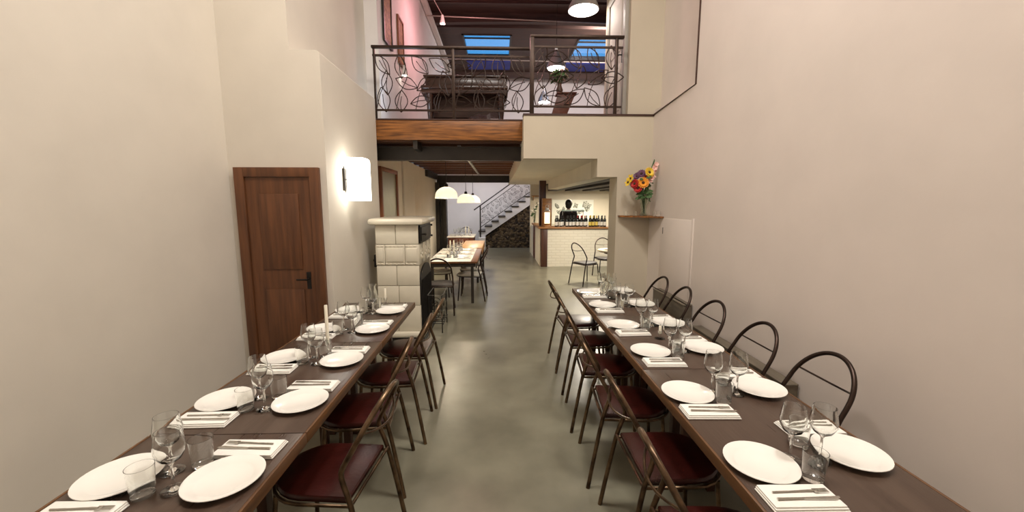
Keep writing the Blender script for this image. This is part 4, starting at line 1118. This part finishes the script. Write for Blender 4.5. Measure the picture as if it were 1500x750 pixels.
# ------------------------------------------------------------------ mezzanine contents
pn = thing('upright_piano', 'dark polished upright piano behind the mezzanine railing', 'piano', (-0.53, 7.0, MZ))
b = MB(); b.box(-0.66, 0.66, -0.02, 0.5, 0.70, 0.90, 0.008); b.box(-0.69, 0.69, -0.05, 0.53, 0.895, 0.925, 0.008); b.box(-0.6, 0.6, -0.035, -0.02, 0.73, 0.87, 0.006); b.build('upper_case', M['piano'], pn)
b = MB(); b.box(-0.69, 0.69, -0.28, 0.1, 0.645, 0.70, 0.012); b.build('key_lid', M['piano'], pn)
b = MB()
b.prism([(-0.68, 0.645), (0.68, 0.645), (0.68, 0.55), (0.60, 0.42), (0.60, 0.34), (0.40, 0.34), (0.34, 0.30), (0.22, 0.32), (0.05, 0.26), (-0.6, 0.26), (-0.60, 0.42), (-0.68, 0.55)], 'y', 0.0, 0.5)
b.box(-0.69, 0.69, -0.27, 0.0, 0.575, 0.645, 0.01)
b.build('lower_case', M['piano'], pn, smooth=False)
b = MB(); b.box(-0.55, 0.02, 0.05, 0.45, 0.02, 0.28); b.build('pedal_box', M['piano'], pn)
for x in (-0.56, 0.58):
    MB().lathe([(0, 0), (0.035, 0), (0.04, 0.04), (0.028, 0.08), (0.05, 0.3), (0.055, 0.42), (0.045, 0.5), (0.06, 0.58), (0, 0.58)], n=14, cx=x, cy=-0.2).build('leg', M['piano'], pn)
# flower stand: slanted wooden lectern with a vase
lc = thing('wooden_lectern', 'slanted brown wooden lectern behind the right length of railing', 'lectern', (1.0, 6.5, MZ))
b = MB(); b.prism([(-0.20, 0.10), (0.03, 0.10), (0.20, 0.52), (-0.07, 0.52)], 'y', -0.02, 0.03, 0.004); b.build('slanted_board', M['red_wood'], lc)
b = MB(); b.box(-0.09, 0.22, -0.04, 0.18, 0.52, 0.545, 0.004); b.build('top_ledge', M['red_wood'], lc)
b = MB(); b.box(-0.05, 0.05, 0.03, 0.10, 0.0, 0.52); b.box(-0.22, 0.12, -0.06, 0.2, 0, 0.03); b.build('stand', M['red_wood'], lc)
mv = tag(MB().lathe([(0, 0), (0.04, 0), (0.055, 0.05), (0.03, 0.12), (0.035, 0.15), (0.03, 0.15), (0.025, 0.12), (0.048, 0.05), (0, 0.01)], n=18).build('flower_vase', M['brown_post']), 'small brown vase on the lectern behind the railing', 'vase'); mv.location = (0.965, 6.57, MZ + 0.545)
mf = thing('flower_bunch', 'green leafy bunch with pink blooms in the brown vase upstairs', 'flowers', (0.965, 6.57, MZ + 0.565))
b = MB(); b2 = MB(); b3 = MB(); rng = random.Random(12)
for k in range(26):
    a = rng.uniform(0, 2 * PI); r = rng.uniform(0.01, 0.13); z = rng.uniform(0.16, 0.36); c = (r * math.cos(a), r * math.sin(a), z)
    b3.tube([(0, 0, 0.02), (c[0] * 0.3, c[1] * 0.3, z * 0.6), c], 0.003, 4)
    petals(b2 if (k % 5 == 0) else b, c, V(c[0], c[1] - 0.05, 0.1), 0.055, 5, 0.018, 1, 0.3)
b.build('leaves', M['green_leaf'], mf); b2.build('blossoms', M['pink'], mf); b3.build('stems', M['stem'], mf)

# pendants of the mezzanine
def bell(loc, label, R, Hh):
    t = thing('bell_pendant', label, 'pendant lamp', loc, 0, 'metal bell pendants of the mezzanine')
    out = [(R, 0), (R * 0.93, Hh * 0.18), (R * 0.72, Hh * 0.45), (R * 0.42, Hh * 0.72), (R * 0.25, Hh * 0.85), (R * 0.22, Hh)]
    MB().lathe(out + [(r - 0.006, z - 0.004) for r, z in out[::-1]], n=28, closed=True).build('lamp_shade', M['alu'], t)
    MB().lathe([(0, 0.012), (R * 0.9, 0.012), (R * 0.88, 0.03), (0, 0.05)], n=28).build('diffuser', M['bulb_soft'], t)
    b = MB(); b.tube([(-0.03, 0, Hh * 0.95), (-0.03, 0, Hh * 1.2)], 0.006, 6); b.tube([(0.03, 0, Hh * 0.95), (0.03, 0, Hh * 1.2)], 0.006, 6); b.lathe([(0, Hh * 1.15), (0.04, Hh * 1.15), (0.04, Hh * 1.25), (0, Hh * 1.25)], n=12)
    b.build('cap', M['alu'], t)
    MB().tube([(0, 0, Hh * 1.2), (0, 0, 6.63 - loc[2])], 0.005, 6).build('cord', M['steel_black'], t)
    lamp('bell_light', 'POINT', (loc[0], loc[1], loc[2] - 0.06), 16, (1.0, 0.9, 0.8), 0.12)
bell((1.40, 7.0, 4.86), 'nearest bell pendant, cut by the top edge, its lit disc seen from below', 0.25, 0.38)
bell((1.315, 9.5, 4.74), 'silver bell pendant hanging behind the right length of railing', 0.22, 0.36)
bell((1.52, 13.8, 5.02), 'farthest bell pendant, glowing low behind the railing', 0.21, 0.36)
# spot lamps on the left
def spot(loc, label, aim):
    t = thing('spot_lamp', label, 'spot lamp', loc, 0, 'small spot lamps of the mezzanine')
    MB().lathe([(0.0, 0.12), (0.02, 0.12), (0.03, 0.08), (0.06, -0.06), (0.055, -0.06), (0.02, 0.08), (0.0, 0.10)], n=16).build('lamp_shade', M['white_paint'], t)
    MB().ball((0, 0, -0.03), 0.042, seg=10).build('bulb', M['bulb'], t)
    MB().tube([(0, 0, 0.11), (aim[0] - loc[0], aim[1] - loc[1], aim[2] - loc[2])], 0.008, 6).build('arm', M['rod'], t)
spot((-1.17, 9.2, 5.58), 'small lit spot lamp hanging from the left of the roof', (-1.62, 8.2, 6.30))
spot((-1.45, 8.4, 5.72), 'small lit spot lamp at the top of the pink wall', (-1.66, 8.4, 6.30))
spot((-1.68, 7.7, 4.08), 'small lit wall spot behind the leafy railing', (-1.758, 7.7, 4.2))
# pictures on the left mezzanine wall
def picture(y, z, w, h, m_, label, fm):
    t = thing('framed_picture', label, 'picture', (-1.758, y, z), 0, 'pictures on the mezzanine wall')
    b = MB(); f = 0.035
    b.box(0, 0.035, -w / 2, -w / 2 + f, -h / 2, h / 2); b.box(0, 0.035, w / 2 - f, w / 2, -h / 2, h / 2); b.box(0, 0.035, -w / 2 + f, w / 2 - f, h / 2 - f, h / 2); b.box(0, 0.035, -w / 2 + f, w / 2 - f, -h / 2, -h / 2 + f)
    b.build('frame', fm, t)
    MB().box(0.003, 0.02, -w / 2 + f, w / 2 - f, -h / 2 + f, h / 2 - f).build('picture_panel', m_, t)
picture(6.86, 4.75, 0.5, 1.05, M['gold_pattern'], 'brown and gold patterned picture high on the left mezzanine wall', M['steel_black'])
picture(7.75, 4.6, 0.4, 0.8, M['gold_pattern'], 'smaller brown picture beyond the patterned one on the mezzanine wall', M['frame_wood'])
